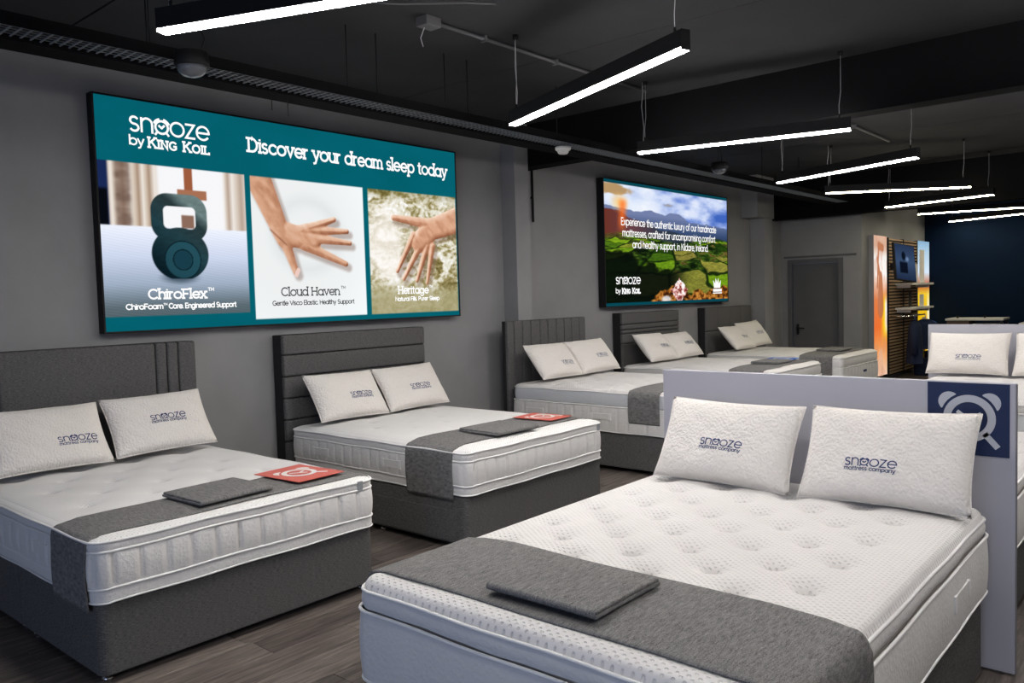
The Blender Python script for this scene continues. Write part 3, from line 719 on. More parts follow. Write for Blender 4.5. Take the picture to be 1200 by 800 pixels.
# ------------------------------------------------------------------ beds
def rrect(w, y0, y1, r, step=.012):
    # closed outline of the rounded rectangle: points, outward normals, running length
    pts = []
    def seg(a, b, n):
        k = max(1, int(math.dist(a, b)/step))
        for i in range(k): pts.append(((a[0]+(b[0]-a[0])*i/k, a[1]+(b[1]-a[1])*i/k), n))
    def cor(cx, cy, a0):
        k = max(4, int(r*1.57/step))
        for i in range(k):
            a = R(a0+90*i/k); pts.append(((cx+r*math.cos(a), cy+r*math.sin(a)), (math.cos(a), math.sin(a))))
    h = w/2
    seg((-h+r, y0), (h-r, y0), (0, -1)); cor(h-r, y0+r, -90)
    seg((h, y0+r), (h, y1-r), (1, 0)); cor(h-r, y1-r, 0)
    seg((h-r, y1), (-h+r, y1), (0, 1)); cor(-h+r, y1-r, 90)
    seg((-h, y1-r), (-h, y0+r), (-1, 0)); cor(-h+r, y0+r, 180)
    s = [0]
    for i in range(1, len(pts)): s.append(s[-1]+math.dist(pts[i][0], pts[i-1][0]))
    return pts, s
class Mattress:
    def __init__(s, label, x, y, z, w, Lg, rz=0, kind='A', tufts=(), depth=.010, sig=.05, top='knit_fine', side='side', crown=.03, detail=1.0, group='white mattresses on the divans', quilt=.12, seed=0, te=.275):
        s.w, s.L, s.z = w, Lg, z; s.kind = kind
        t = s.t = thing('mattress', label, 'mattress', (x, y, z), rz, group)
        s.Mx = Matrix.Translation((x, y, z)) @ Matrix.Rotation(rz, 4, 'Z')
        r = .07
        rnd = random.Random(seed)
        if kind == 'A':
            bands = [('side_border', 0.0, .062, 0, .004, side), ('side_border', .062, .222, .004, .010, side), ('top_border', .222, te, 0, .006, side)]
            pipes = [.006, .064, .222, te]; s.ze = te; s.topin = 0
        else:
            hb = .235; tb = .30 if kind == 'B' else .36
            bands = [('side_border', 0.0, hb, .002, .010, side), ('pillow_top_border', hb+.003, tb, 0, .010, 'side' if kind == 'B' or seed != 3 else 'side_grey')]
            pipes = [.006, hb, tb]; s.ze = tb; s.topin = .008
        s.crown = crown; s.tufts = list(tufts); s.depth = depth; s.sig = sig; s.ph = rnd.random()*6
        for bi, (nm, z0, z1, out, bulge, mt) in enumerate(bands):
            inset = s.topin if (kind != 'A' and bi == 1) else 0
            pts, S_ = rrect(w-2*inset, inset, Lg-inset, r, .012/detail)
            nz = max(4, int((z1-z0)/(.014/detail)))
            V, F = [], []; n = len(pts)
            for k in range(nz+1):
                f = k/nz; bl = bulge*math.sin(math.pi*f)**.6
                for i, ((px, py), (nx_, ny_)) in enumerate(pts):
                    o = out+bl
                    if nm == 'side_border' and quilt and (z1-z0) > .1:
                        q = abs(((S_[i]/quilt) % 1)-.5)*2
                        o -= .020*max(0, (q-.70)/.30)**2*math.sin(math.pi*f)**.4
                    o += .0015*math.sin(S_[i]*23+s.ph)*math.sin(S_[i]*9)
                    zz = z0+(z1-z0)*f + .0022*math.sin(S_[i]*11+s.ph+bi)
                    V.append((px+nx_*o, py+ny_*o, zz))
            for k in range(nz):
                for i in range(n): F.append((k*n+i, k*n+(i+1) % n, (k+1)*n+(i+1) % n, (k+1)*n+i))
            if bi == 0: F.append(tuple(range(n-1, -1, -1)))
            mesh(nm, V, F, M[mt], t, True)
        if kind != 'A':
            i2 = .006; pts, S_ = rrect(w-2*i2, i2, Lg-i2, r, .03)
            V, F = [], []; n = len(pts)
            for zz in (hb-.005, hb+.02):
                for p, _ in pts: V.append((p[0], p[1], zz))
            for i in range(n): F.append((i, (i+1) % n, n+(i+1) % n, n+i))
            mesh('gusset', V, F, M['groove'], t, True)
        for k, pz in enumerate(pipes):
            inset = s.topin if (kind != 'A' and k == 2) else 0
            pts, S_ = rrect(w-2*inset, inset, Lg-inset, r, .02)
            P = [(p[0]+q[0]*.006, p[1]+q[1]*.006, pz+.0022*math.sin(S_[i]*11+s.ph+min(k, 1 if kind != 'A' else 2))) for i, (p, q) in enumerate(pts)]
            tube('piping', P, .0062 if k else .0045, M['piping'], t, 7, True)
        # top panel
        stp = .0125/detail; ti = s.topin
        nx_, ny_ = int(w/stp), int(Lg/stp)
        gx = np.linspace(-1, 1, nx_+1); gy = np.linspace(0, 1, ny_+1)
        GX, GY = np.meshgrid(gx*(w/2-ti), ti+gy*(Lg-2*ti))
        hx = w/2-ti; cyy = Lg/2; hy = Lg/2-ti
        ax = np.maximum(np.abs(GX)-(hx-r), 0)/r; ay = np.maximum(np.abs(GY-cyy)-(hy-r), 0)/r
        mx = ax*np.sqrt(1-ay**2/2); my = ay*np.sqrt(1-ax**2/2)
        PX = np.where(ax > 0, np.sign(GX)*((hx-r)+mx*r), GX); PY = np.where(ay > 0, cyy+np.sign(GY-cyy)*((hy-r)+my*r), GY)
        Z = s.top(PX, PY)
        V = np.stack([PX, PY, Z], -1).reshape(-1, 3)
        idx = np.arange(V.shape[0]).reshape(ny_+1, nx_+1)
        F = np.stack([idx[:-1, :-1], idx[:-1, 1:], idx[1:, 1:], idx[1:, :-1]], -1).reshape(-1, 4)
        mesh('quilted_top', V.tolist(), F.tolist(), M[top], t, True)
    def top(s, X, Y):
        X = np.asarray(X, float); Y = np.asarray(Y, float); ti = s.topin
        hx = s.w/2-ti; hy = s.L/2-ti; cy = s.L/2; r = .07
        qx = np.abs(X)-(hx-r); qy = np.abs(Y-cy)-(hy-r)
        d = r-(np.hypot(np.maximum(qx, 0), np.maximum(qy, 0))+np.minimum(np.maximum(qx, qy), 0))
        d = np.clip(d, 0, None)
        Rr = .05 if s.kind != 'A' else .11; f = np.clip(d/Rr, 0, 1); rise = np.sqrt(np.clip(1-(1-f)**2, 0, 1))
        z = s.ze + s.crown*rise*(.75+.25*np.clip(d/.25, 0, 1))
        # slight seam just inside the edge
        z = z - .004*np.exp(-((d-.035)/.008)**2)
        for (tx, ty) in s.tufts:
            r2 = ((X-tx)**2+(Y-ty)**2)
            z = z - s.depth*np.exp(-r2/s.sig**2)*f - s.depth*.9*np.exp(-(r2/(s.sig*.42)**2)**1.5)*f
        z = z + .002*np.sin(X*7+s.ph)*np.sin(Y*6+s.ph)*f
        return z
    def pt(s, x, y, off=0):
        return s.Mx @ Vector((x, y, float(s.top(x, y))+off))
    def handle(s, side, y0, zc=.15, ln_=.17):
        x = side*(s.w/2+.012)
        h = box('handle', (x-.004, y0, zc-.028), (x+.004, y0+ln_, zc+.028), M['side'], s.t, .003)
        for yy in (y0-.012, y0+ln_-.012): box('stitched_end', (x-.005, yy, zc-.03), (x+.006, yy+.024, zc+.03), M['piping'], h, .002)
    def label_tag(s, x, zc, m='tag', w=.035, h=.05):
        box('brand_tag', (x, -.0145, zc-h/2), (x+w, -.0105, zc+h/2), M[m], s.t, .001)

def divan(name_label, x, y, w, Lg, z, rz, hb=None, drawer=None, group='upholstered divan bases'):
    """origin at the middle of the foot end; head towards +y"""
    t = thing('divan_bed', name_label, 'bed', (x, y, 0), rz, group)
    for k, (a, b) in enumerate(((0, Lg/2-.003), (Lg/2+.003, Lg))):
        bm = bmesh.new(); bbox_bm(bm, (-w/2, a, .04), (w/2, b, z))
        ve = [e for e in bm.edges if abs(e.verts[0].co.z-e.verts[1].co.z) > .1 and abs((e.verts[0].co.y)-(0 if k == 0 else Lg)) < .01]
        bmesh.ops.bevel(bm, geom=ve, offset=.045, segments=6, affect='EDGES', profile=.5)
        te = [e for e in bm.edges if abs(e.verts[0].co.z-e.verts[1].co.z) < .01]
        bmesh.ops.bevel(bm, geom=te, offset=.008, segments=2, affect='EDGES', profile=.5)
        finish('base_section', bm, M['divan'], t, False)
    for sx in (-1, 1):
        for yy in (.07, Lg/2-.08, Lg/2+.08, Lg-.07):
            lathe('castor', [(.02, 0), (.024, .006), (.024, .014), (.012, .02), (.010, .042)], M['chrome'], t, 12, (sx*(w/2-.05), yy, 0))
    if drawer:
        for (sx, a, b) in drawer:
            X = sx*w/2
            box('drawer_front', (X-.006 if sx < 0 else X-.002, a, .055), (X+.002 if sx < 0 else X+.006, b, .255), M['divan'], t, .003)
    return t
def headboard(t, xl, xr, z0, z1, y0, y1, panels, m='headboard', bev=.018):
    """board plus padded panels; coordinates local to the bed"""
    h = box('headboard', (xl, y0+.028, z0), (xr, y1, z1-.002), M['headboard_back'], t, .006)
    for (a, b, c, d) in panels:
        bm = bmesh.new(); bbox_bm(bm, (a+.003, y0, c+.003), (b-.003, y0+.045, d-.003), bev, 4)
        finish('padded_panel', bm, M[m], h, True)
        me = h.children[-1].data
    return h
YF, YH = 3.53, 5.44
# ---- pillow
PG = 'logo pillows leaning on the beds'
def pillow(label, x, y, z, rz, w=.66, h=.43, th=.15, tilt=33, roll=0, logo=(.02, -.07, .24), seed=0, sag=0.0):
    """x,y,z = middle of the bottom edge; rz turns local -y (the face) ; tilt = lean back from vertical in degrees"""
    rnd = random.Random(seed); ph = [rnd.random()*6 for _ in range(6)]
    t = thing('pillow', label, 'pillow', (x, y, z), 0, PG)
    t.rotation_euler = (0, 0, 0)
    t.matrix_world = Matrix.Translation((x, y, z)) @ Matrix.Rotation(rz, 4, 'Z') @ Matrix.Rotation(R(-tilt), 4, 'X') @ Matrix.Rotation(R(roll), 4, 'Y')
    def P(u, v, s):
        # u,v in -1..1 ; s=-1 front, +1 back ; local x width, local z height, y thickness
        cu, cv = abs(u), abs(v)
        k = 1-.045*(1-cv**2)*cu**4 ; k2 = 1-.06*(1-cu**2)*cv**4
        X = u*w/2*k; Zz = h/2+v*h/2*k2
        prof = max(0, (1-cu**3.4))**.5*max(0, (1-cv**3.0))**.46
        th_ = th/2*prof*(1+.25*max(0, -v)*(1-cu))
        wr = .0035*math.sin(u*7+ph[0]+v*3)*math.sin(v*6+ph[1])*prof + .002*math.sin(u*19+ph[2])*math.sin(v*15+ph[3])*prof
        crease = .006*math.exp(-((cu-.93)/.05)**2)*(1-cv)
        Zz -= sag*(cu**2)*.0
        return (X, s*(th_-crease*prof+(wr if s < 0 else 0)), Zz)
    n, m = 44, 30
    V, F = [], []
    for s in (-1, 1):
        for j in range(m+1):
            for i in range(n+1): V.append(P(-1+2*i/n, -1+2*j/m, s))
    o = (n+1)*(m+1)
    for j in range(m):
        for i in range(n):
            a = j*(n+1)+i; F.append((a, a+1, a+n+2, a+n+1)); F.append((o+a, o+a+n+1, o+a+n+2, o+a+1))
    b = mesh('pillow_case', V, F, M['pillow'], t, True)
    bm = bmesh.new(); bm.from_mesh(b.data); bmesh.ops.remove_doubles(bm, verts=bm.verts, dist=.0004); bmesh.ops.recalc_face_normals(bm, faces=bm.faces); bm.to_mesh(b.data); bm.free()
    edge = [P(-1+2*i/30, -1, 0) for i in range(30)]+[P(1, -1+2*i/20, 0) for i in range(20)]+[P(1-2*i/30, 1, 0) for i in range(30)]+[P(-1, 1-2*i/20, 0) for i in range(20)]
    tube('seam_edge', edge, .004, M['pillow'], t, 6, True)
    if logo:
        lx, lz, lw = logo
        def fn(a, b_):
            u = max(-.95, min(.95, a/(w/2))); v = max(-.95, min(.95, (b_)/(h/2)))
            p = P(u, v, -1); return (p[0], p[1]-.0016, p[2])
        put_text('printed_logo', 'sn@oze', lx-lw/2, lx+lw/2, lz+.002, .037*lw/.24, .0030*lw/.24, fn, M['ink'], t, track=.14, maxseg=.012)
        put_text('printed_logo', 'mattress company', lx-lw/2, lx+lw/2, lz-.021*lw/.24, .0135*lw/.24, (.0018 if seed in (1, 2, 3, 4, 11, 12) else .0011)*lw/.24, fn, M['ink'], t, track=.2, maxseg=.012)
    return t

# ---- runner, folded throw, card
def runner(label, mt, y0, y1, dropL, dropR, skew=0.0, fold=0.004, group='grey runners across the bed ends', seed=0):
    w = mt.w; path = []   # (kind, x, z)
    ins = mt.topin
    rnd = random.Random(seed); ph = rnd.random()*6
    ze = mt.ze; ex = w/2+.012
    n1 = 16
    prof = []; tz = float(smooth_top(mt, w/2-.035, (y0+y1)/2))+.008
    for i in range(n1): prof.append((-ex-.006*math.sin(i/n1*3), dropL+(ze-.01-dropL)*i/n1, 0))
    for i in range(1, 6): a = i/6*math.pi/2; prof.append((-ex+.045*(1-math.cos(a)), ze-.01+(tz-ze+.01)*math.sin(a), 1))
    nx_ = 90
    for i in range(nx_+1):
        x = -w/2+.035+(w-.07)*i/nx_; prof.append((x, None, 2))
    for i in range(5, 0, -1): a = i/6*math.pi/2; prof.append((ex-.045*(1-math.cos(a)), ze-.01+(tz-ze+.01)*math.sin(a), 1))
    for i in range(n1, -1, -1): prof.append((ex+.006*math.sin(i/n1*3), dropR+(ze-.01-dropR)*i/n1, 0))
    ny_ = 34; V, F = [], []
    for i, (x, z, k) in enumerate(prof):
        for j in range(ny_+1):
            f = j/ny_; y = y0+(y1-y0)*f + skew*(x/w) + .004*math.sin(x*9+ph+f*2)
            if k == 2:
                zz = max(float(0), float(smooth_top(mt, x, y))) + .006 + fold*(.5+.5*math.sin(x*5+f*5+ph))
                blend = min(1, (w/2-abs(x)-.035)/.06); side_z = tz
                zz = side_z*(1-blend)+zz*blend if blend < 1 else zz
                zz = max(zz, float(mt.top(x, y))+.005)
                xx = x
            else:
                xx = x+math.copysign(.004*math.sin(f*7+ph+(z*9)), x) if k == 0 else x; zz = z
            V.append((xx, y, zz))
    m = ny_+1
    for i in range(len(prof)-1):
        for j in range(ny_): F.append((i*m+j, i*m+j+1, (i+1)*m+j+1, (i+1)*m+j))
    o = mesh('bed_runner', V, F, M['throw'], None, True); o.matrix_world = mt.Mx
    md = o.modifiers.new('thickness', 'SOLIDIFY'); md.thickness = .006; md.offset = 1
    tag(o, label, 'runner', group); return o
def smooth_top(mt, x, y):
    tu, mt.tufts = mt.tufts, []
    z = mt.top(x, y); mt.tufts = tu; return z
def folded(label, mt, cx, cy, w=.42, d=.38, rz=0, off=.014, group='folded throws on the runners'):
    p = mt.Mx @ Vector((cx, cy, float(smooth_top(mt, cx, cy))+off))
    t = thing('folded_throw', label, 'throw', p, mt.t.rotation_euler[2]+rz, group)
    for k in range(2):
        bm = bmesh.new(); bbox_bm(bm, (-w/2+.004*k, -d/2+.003*k, .011*k), (w/2-.003*k, d/2-.005*k, .011*k+.0125), .0055, 3)
        bmesh.ops.subdivide_edges(bm, edges=[e for e in bm.edges if e.calc_length() > .2], cuts=6, use_grid_fill=True)
        for v in bm.verts: v.co.z += .003*math.sin(v.co.x*8+1)*math.cos(v.co.y*7)
        finish('fold_layer', bm, M['throw'], t, True)
    # rounded fold edge joining the two layers
    tube('fold_edge', [(-w/2+.004+(w-.01)*i/12, -d/2+.004, .0122+.003*math.sin((-w/2+(w)*i/12)*8+1)*math.cos(d/2*7)) for i in range(13)], .0115, M['throw'], t, 10)
    return t
def card(label, mt, cx, cy, m, w=.30, d=.40, rz=0, off=.018, logo=True, lrz=0, tilt=(0, 0)):
    p = mt.Mx @ Vector((cx, cy, float(smooth_top(mt, cx, cy))+off))
    t = thing('display_card', label, 'card', p, 0, 'coloured cards on the runners')
    t.rotation_euler = (tilt[0], tilt[1], mt.t.rotation_euler[2]+rz)
    box('card_sheet', (-w/2, -d/2, 0), (w/2, d/2, .003), M[m], t)
    if logo:
        c, s = math.cos(lrz), math.sin(lrz); k = .098
        clock_emblem('printed_clock', lambda a, b: ((a*c-b*s)*k, (a*s+b*c)*k, .0042), M['white_ink'], t, 1)
    return t

DT = .352   # divan top
def bed_at(x0, x1, label, **k):
    return divan(label, (x0+x1)/2, YF, x1-x0, YH-YF-.02, DT, 0, **k)
# ---- wall bed 1
x0, x1 = 1.365, 2.845; cx = (x0+x1)/2
b1 = bed_at(x0, x1, 'leftmost charcoal divan bed with plain headboard pleated near its ends')
P_ = lambda a: a-cx
hbx0, hbx1 = 1.33, 2.865
edges = [1.33, 1.46, 1.545, 1.62, 2.575, 2.655, 2.735, 2.865]
headboard(b1, P_(hbx0), P_(hbx1), .35, 1.365, 1.925, 2.065, [(P_(a), P_(b), .36, 1.365) for a, b in zip(edges[:-1], edges[1:])])
tf = [(-.5+.33*i+(.165 if k % 2 else 0), .22+.24*k) for k in range(7) for i in range(4) if abs(-.5+.33*i+(.165 if k % 2 else 0)) < .62]
m1 = Mattress('white mattress on the leftmost divan, vertical quilting along its foot', cx, YF-.015, DT+.004, 1.50, 1.90, tufts=tf, depth=.016, sig=.08, quilt=.118, crown=.024, seed=1, te=.264)
m1.handle(-1, .5); m1.handle(-1, 1.3); m1.label_tag(.62, .245)
r1 = runner('grey wool runner over the foot of the leftmost bed, under a coral card', m1, .06, .43, -.035, .09, skew=.0, seed=1)
folded('folded grey throw on the runner of the leftmost bed', m1, -.035, .275, .40, .36, rz=R(2))
card('coral red card with white clock on the leftmost bed', m1, .475, .315, 'red_card', .31, .39, rz=R(4), lrz=R(0))
pillow('cream pillow with blue logo, leftmost on the leftmost bed', 1.78, 5.09, .675, R(2), .67, .42, .15, 34, 1, (.14, -.075, .23), 1)
pillow('cream pillow with blue logo, right one on the leftmost bed', 2.47, 5.11, .680, R(-2), .66, .42, .15, 34, -1, (.03, -.02, .23), 2)
# ---- wall bed 2
x0, x1 = 3.59, 5.09; cx = (x0+x1)/2
b2 = bed_at(x0, x1, 'second charcoal divan bed from the left, headboard of five wide horizontal panels', drawer=[(-1, .09, .88)])
headboard(b2, P_(3.575), P_(5.08), .35, 1.365, 1.925, 2.065, [(P_(3.575), P_(5.08), c, d) for c, d in ((1.205, 1.365), (1.035, 1.205), (.865, 1.035), (.695, .865), (.525, .695), (.36, .525))])
m2 = Mattress('white mattress on the second divan, coral card on its runner', cx, YF-.015, DT+.004, 1.50, 1.90, tufts=tf, depth=.007, sig=.06, quilt=.1, crown=.036, seed=2)
m2.handle(-1, 1.42, .14); m2.handle(-1, .62, .14); m2.label_tag(.66, .25)
runner('grey wool runner hanging low over the near side of the second bed', m2, .13, .56, -.03, .10, skew=.02, seed=2)
folded('folded grey throw on the runner of the second bed', m2, -.14, .27, .42, .38, rz=R(-2), off=.016)
card('coral red card with white clock on the second bed', m2, .455, .35, 'red_card', .28, .36, rz=R(3))
pillow('cream pillow with blue logo, left one on the second bed', 4.00, 5.11, .692, R(1), .68, .42, .15, 35, 1, (.08, -.055, .22), 3)
pillow('cream pillow with blue logo, right one on the second bed', 4.70, 5.12, .692, R(-1), .68, .42, .15, 35, -1, (.03, -.055, .22), 4)
# ---- wall bed 3
x0, x1 = 6.10, 7.58; cx = (x0+x1)/2; YF -= .12
b3 = bed_at(x0, x1, 'third charcoal divan bed from the left, headboard with narrow vertical channels')
ed = [6.09, 6.20, 6.335, 6.47, 6.62, 6.755, 6.90, 7.04, 7.175, 7.32, 7.44]
headboard(b3, P_(6.09), P_(7.44), .35, 1.37, 1.925, 1.995, [(P_(a), P_(b), .36, 1.37) for a, b in zip(ed[:-1], ed[1:])])
tq = [(-.6+.3*i+(.15 if k % 2 else 0), .15+.16*k) for k in range(11) for i in range(5) if abs(-.6+.3*i+(.15 if k % 2 else 0)) < .68]
m3 = Mattress('tall white pillow-top mattress on the third divan from the left', cx, YF-.015, DT+.004, 1.50, 1.90, kind='C', tufts=tq, depth=.022, sig=.05, quilt=.1, crown=.04, detail=.8, top='knit', side='side', seed=3)
m3.handle(-1, 1.5, .14, .2); m3.handle(-1, .72, .14, .2)
runner('grey wool runner on the third bed, half hidden by the pale partition', m3, .20, .52, .10, .10, seed=3)
pillow('cream pillow with blue logo, left one on the third bed', 6.52, 4.96, .785, R(2), .68, .42, .15, 38, 1, (.10, -.09, .20), 5)
pillow('cream pillow with blue logo, right one on the third bed', 7.22, 4.97, .785, R(-2), .68, .42, .15, 38, -1, (.06, -.06, .20), 6)
# ---- wall bed 4
YF += .12
x0, x1 = 8.28, 9.74; cx = (x0+x1)/2
b4 = bed_at(x0, x1, 'fourth charcoal divan bed from the left, below the landscape sign')
headboard(b4, P_(8.37), P_(9.78), .35, 1.38, 1.925, 2.065, [(P_(8.37), P_(9.78), c, d) for c, d in ((1.235, 1.38), (1.17, 1.235), (1.12, 1.17), (1.0, 1.12), (.36, 1.0))])
m4 = Mattress('white pillow-top mattress on the fourth divan, blue card on its runner', cx, YF-.015, DT+.004, 1.47, 1.90, kind='C', tufts=tq, depth=.016, sig=.05, crown=.04, detail=.6, top='knit', seed=4)
runner('grey wool runner on the fourth bed under a blue card', m4, .10, .50, .12, .12, seed=4)
folded('folded dark grey throw on the runner of the fourth bed', m4, .02, .33, .40, .34)
card('blue card on the runner of the fourth bed', m4, .46, .40, 'blue_card', .36, .34, rz=R(5), logo=True)
pillow('cream pillow with small logo, left one on the fourth bed', 8.72, 5.06, .785, R(2), .68, .42, .15, 40, 1, (.08, -.05, .20), 7)
pillow('cream pillow with small logo, right one on the fourth bed', 9.40, 5.08, .785, R(-2), .66, .40, .14, 42, -1, (.06, -.04, .20), 8)
# ---- wall bed 5
x0, x1 = 10.42, 11.90; cx = (x0+x1)/2
b5 = bed_at(x0, x1, 'farthest charcoal divan bed along the sign wall, tall square-panelled headboard')
ed = [10.56, 10.935, 11.31, 11.69, 12.06]
headboard(b5, P_(10.56), P_(12.06), .35, 1.385, 1.925, 2.065, [(P_(a), P_(b), c, d) for a, b in zip(ed[:-1], ed[1:]) for c, d in ((.36, .70), (.70, 1.04), (1.04, 1.385))])
m5 = Mattress('white pillow-top mattress on the farthest wall bed, white foot facing the partition', cx, YF-.015, DT+.004, 1.48, 1.90, kind='C', tufts=tq, depth=.016, sig=.05, crown=.04, detail=.6, top='knit', seed=5)
m5.label_tag(.05, .14, 'ink', .13, .03)
runner('grey wool runner on the farthest wall bed', m5, .12, .55, .05, .12, seed=5)
folded('folded dark grey throw on the farthest wall bed', m5, .0, .36, .40, .34)
card('dark grey card on the farthest wall bed', m5, .45, .42, 'dark_card', .30, .34, logo=False)
pillow('cream pillow with small logo, left one on the farthest wall bed', 10.93, 5.02, .785, R(2), .68, .42, .14, 42, 1, (.08, -.05, .20), 9)
pillow('cream pillow with small logo, right one on the farthest wall bed', 11.62, 5.10, .785, R(-6), .66, .44, .14, 36, -3, (.06, -.04, .20), 10)

# ---- near bed (head towards +x)
RZ = R(-90)
nb = divan('foreground charcoal divan bed with its head against the pale partition', 1.64, 1.40, 1.43, 2.03, DT+.005, RZ, group='upholstered divan bases')
# tufts: local x = -(Y-1.40), local y = X-1.645
tn = []
for k in range(0, 13):
    X = 3.38-.1457*k
    ys = [1.065+.305*i for i in range(-1, 4)] if k % 2 == 0 else [.91+.305*i for i in range(0, 4)]
    for Yv in ys:
        if .80 < Yv < 2.0 and X > 2.05: tn.append((-(Yv-1.40), X-1.62))
mn = Mattress('foreground white pillow-top mattress, deeply tufted, widest in the picture', 1.62, 1.40, DT+.012, 1.46, 2.075, RZ, kind='B', tufts=tn, depth=.034, sig=.052, crown=.052, top='knit', quilt=0, detail=1.35, seed=6)
mn.handle(1, 1.45, .13, .2)
# serif lettering on the foot of the mattress (only the first letter tops show in the photo)
def fnf(a, b): return (a, -.0145, b)
put_text('printed_lettering', 'King Koil', -.10, .16, .095, .03, .004, fnf, M['ink'], mn.t, serif=True, smallcaps=True)
runner('wide grey wool runner over the foot of the foreground bed', mn, .075, .53, .20, -.05, skew=.0, seed=6, fold=.003)
folded('folded grey throw lying on the foreground runner', mn, -.035, .287, .40, .335, rz=R(0), off=.014)
pillow('large cream pillow with blue logo, left one against the pale partition', 3.39, 1.712, .716, RZ+R(1), .665, .415, .16, 30, 1, (.01, -.05, .20), 11)
pillow('large cream pillow with blue logo, right one covering the clock sign', 3.39, 1.005, .716, RZ+R(-1), .665, .425, .16, 30, -1, (-.03, -.075, .20), 12)
# ---- partition 1
def partition(label, x, y0, y1, h, sign):
    t = thing('display_partition', label, 'partition', (x, (y0+y1)/2, 0))
    hy = (y1-y0)/2
    box('board', (0, -hy, .01), (.034, hy, h), M['panel'], t, .003, 2)
    box('edge_strip', (.006, -hy-.003, .01), (.028, -hy+.001, h-.004), M['panel_edge'], t)
    if sign:
        s = box('navy_sign', (-.0025, -hy+.02, h-.302), (0, -hy+.322, h-.004), M['navy_sign'], t)
        k = .098
        clock_emblem('clock_emblem', lambda a, b: (-.0045, -hy+.165-a*k*1.0, h-.150+b*k), M['pale_vinyl'], s, 1)
    return t
partition('pale lavender-grey partition with navy clock sign behind the foreground pillows', 3.742, .585, 2.19, 1.2, True)
# ---- bed behind the partition
db = divan('charcoal divan bed behind the near partition, at the right edge', 5.84, 1.39, 1.40, 2.03, DT, R(90), group='upholstered divan bases')
mb = Mattress('white pillow-top mattress behind the near partition, cut by the right edge', 5.84, 1.39, DT+.006, 1.42, 2.04, R(90), kind='B', tufts=tq, depth=.010, sig=.05, crown=.04, top='knit', quilt=0, detail=.6, seed=7)
# ---- far partition and its bed
partition('far pale partition before the navy wall', 9.24, .60, 2.235, 1.2, False)
dq = divan('charcoal divan bed in front of the far partition', 7.25, 1.42, 1.42, 1.97, DT, RZ, group='upholstered divan bases')
mq = Mattress('white mattress in front of the far partition, mostly hidden by the near one', 7.24, 1.42, DT+.006, 1.44, 1.98, RZ, kind='B', tufts=tq, depth=.016, sig=.05, crown=.04, top='knit', side='side_grey', detail=.6, seed=8)
pillow('cream pillow with logo, left one against the far partition', 8.92, 1.82, .722, RZ+R(1), .72, .45, .16, 28, 0, (.02, -.085, .22), 13)
pillow('cream pillow against the far partition, cut by the right edge', 8.92, 1.08, .722, RZ+R(-2), .70, .45, .16, 28, 0, (.02, -.085, .22), 14)

# ------------------------------------------------------------------ rack and far corner
YC = 4.27
def paint_l1(U, V):
    c = grad(V, [(0, (.95, .80, .70)), (.2, (.95, .62, .35)), (.35, (.93, .45, .20)), (.55, (.90, .50, .28)), (.72, (1, .98, .96)), (.85, (.97, .95, .93)), (.93, (.85, .68, .58)), (1, (.88, .72, .62))])
    c = mixc(c, (.98, .80, .15), sm(U, .45, .8)*sm(V, .2, .35)*(1-sm(V, .5, .62)))
    c = mixc(c, (1, 1, 1), sm(U, .75, .95)*sm(V, .25, .4)*(1-sm(V, .5, .6)))
    d = np.minimum(cap(U*.83, V*2.1, (.42, 1.05), (.42, 1.45), .19, .13), cap(U*.83, V*2.1, (.40, 1.45), (.22, 1.75), .07, .05))
    d = np.minimum(d, cap(U*.83, V*2.1, (.22, 1.35), (.30, 1.95), .05, .045))
    d = np.minimum(d, cap(U*.83, V*2.1, (.30, 1.95), (.58, 1.92), .07, .06))
    c = mixc(c, (.74, .45, .30), sm(-d, -.01, .02)*.9)
    d = np.hypot((U-.5)*.6, (V-.08))-.13; c = mixc(c, (.90, .70, .58), sm(-d, -.01, .03)*.8)
    c = mixc(c, (.80, .55, .45), sm(fbm(U, V*2, 5, 3, 71), .5, .7)*.3)
    return c
def lightbox(label, x0, x1, z0, z1, y, paint, nx=60, ny=150):
    t = thing('lightbox_poster', label, 'poster', (x0, y, z0))
    box('case', (0, .008, 0), (x1-x0, .09, z1-z0), M['panel_edge'], t)
    print_grid('printed_face', nx, ny, lambda u, v: np.stack([u*(x1-x0), np.full_like(u, .004), v*(z1-z0)], -1), paint, t)
    return t
lightbox('tall backlit poster of a stretching woman in orange beside the slatted rack', 13.92, 14.62, .12, 2.46, YC-.095, paint_l1)
def paint_l2(U, V):
    c = grad(V, [(0, (.85, .65, .05)), (.35, (.90, .72, .10)), (.52, (.95, .80, .2)), (.60, (.75, .40, .25)), (.72, (.85, .92, .98)), (.9, (.70, .82, .90)), (1, (.55, .70, .82))])
    return mixc(c, (1, 1, .95), sm(U, .7, .9)*(1-sm(V, .4, .6))*.8)
lightbox('tall backlit poster in yellow and pale blue at the navy wall corner', 16.55, 17.36, .35, 2.46, YC-.095, paint_l2)
rk = thing('slatted_rack', 'slatted wood display rack between the two backlit posters', 'rack', (14.72, YC-.09, 0))
for a in (0, .90):
    fr_ = boxes('rack_frame', [((a, 0, .06), (a+.03, .09, 2.45)), ((a+.85, 0, .06), (a+.88, .09, 2.45)), ((a, .05, .06), (a+.88, .09, 2.45))], M['black_metal'], rk)
    sl = []
    z = .1
    while z < 2.42: sl.append(((a+.03, .0, z), (a+.85, .03, z+.028))); z += .055
    stuff(boxes('slats', sl, M['slat'], fr_))
def shelf(label, x, z, ln_, d=.28):
    t = thing('display_shelf', label, 'shelf', (x, YC-.09, z), 0, 'white shelves on the rack')
    box('shelf_board', (0, -d, 0), (ln_, 0, .035), M['shelf'], t, .003)
    for xx in (.1, ln_-.12): box('bracket', (xx, -d*.8, -.05), (xx+.02, 0, 0), M['shelf'], t)
shelf('upper white shelf on the rack, right of the screen', 15.1, 1.63, 1.42)
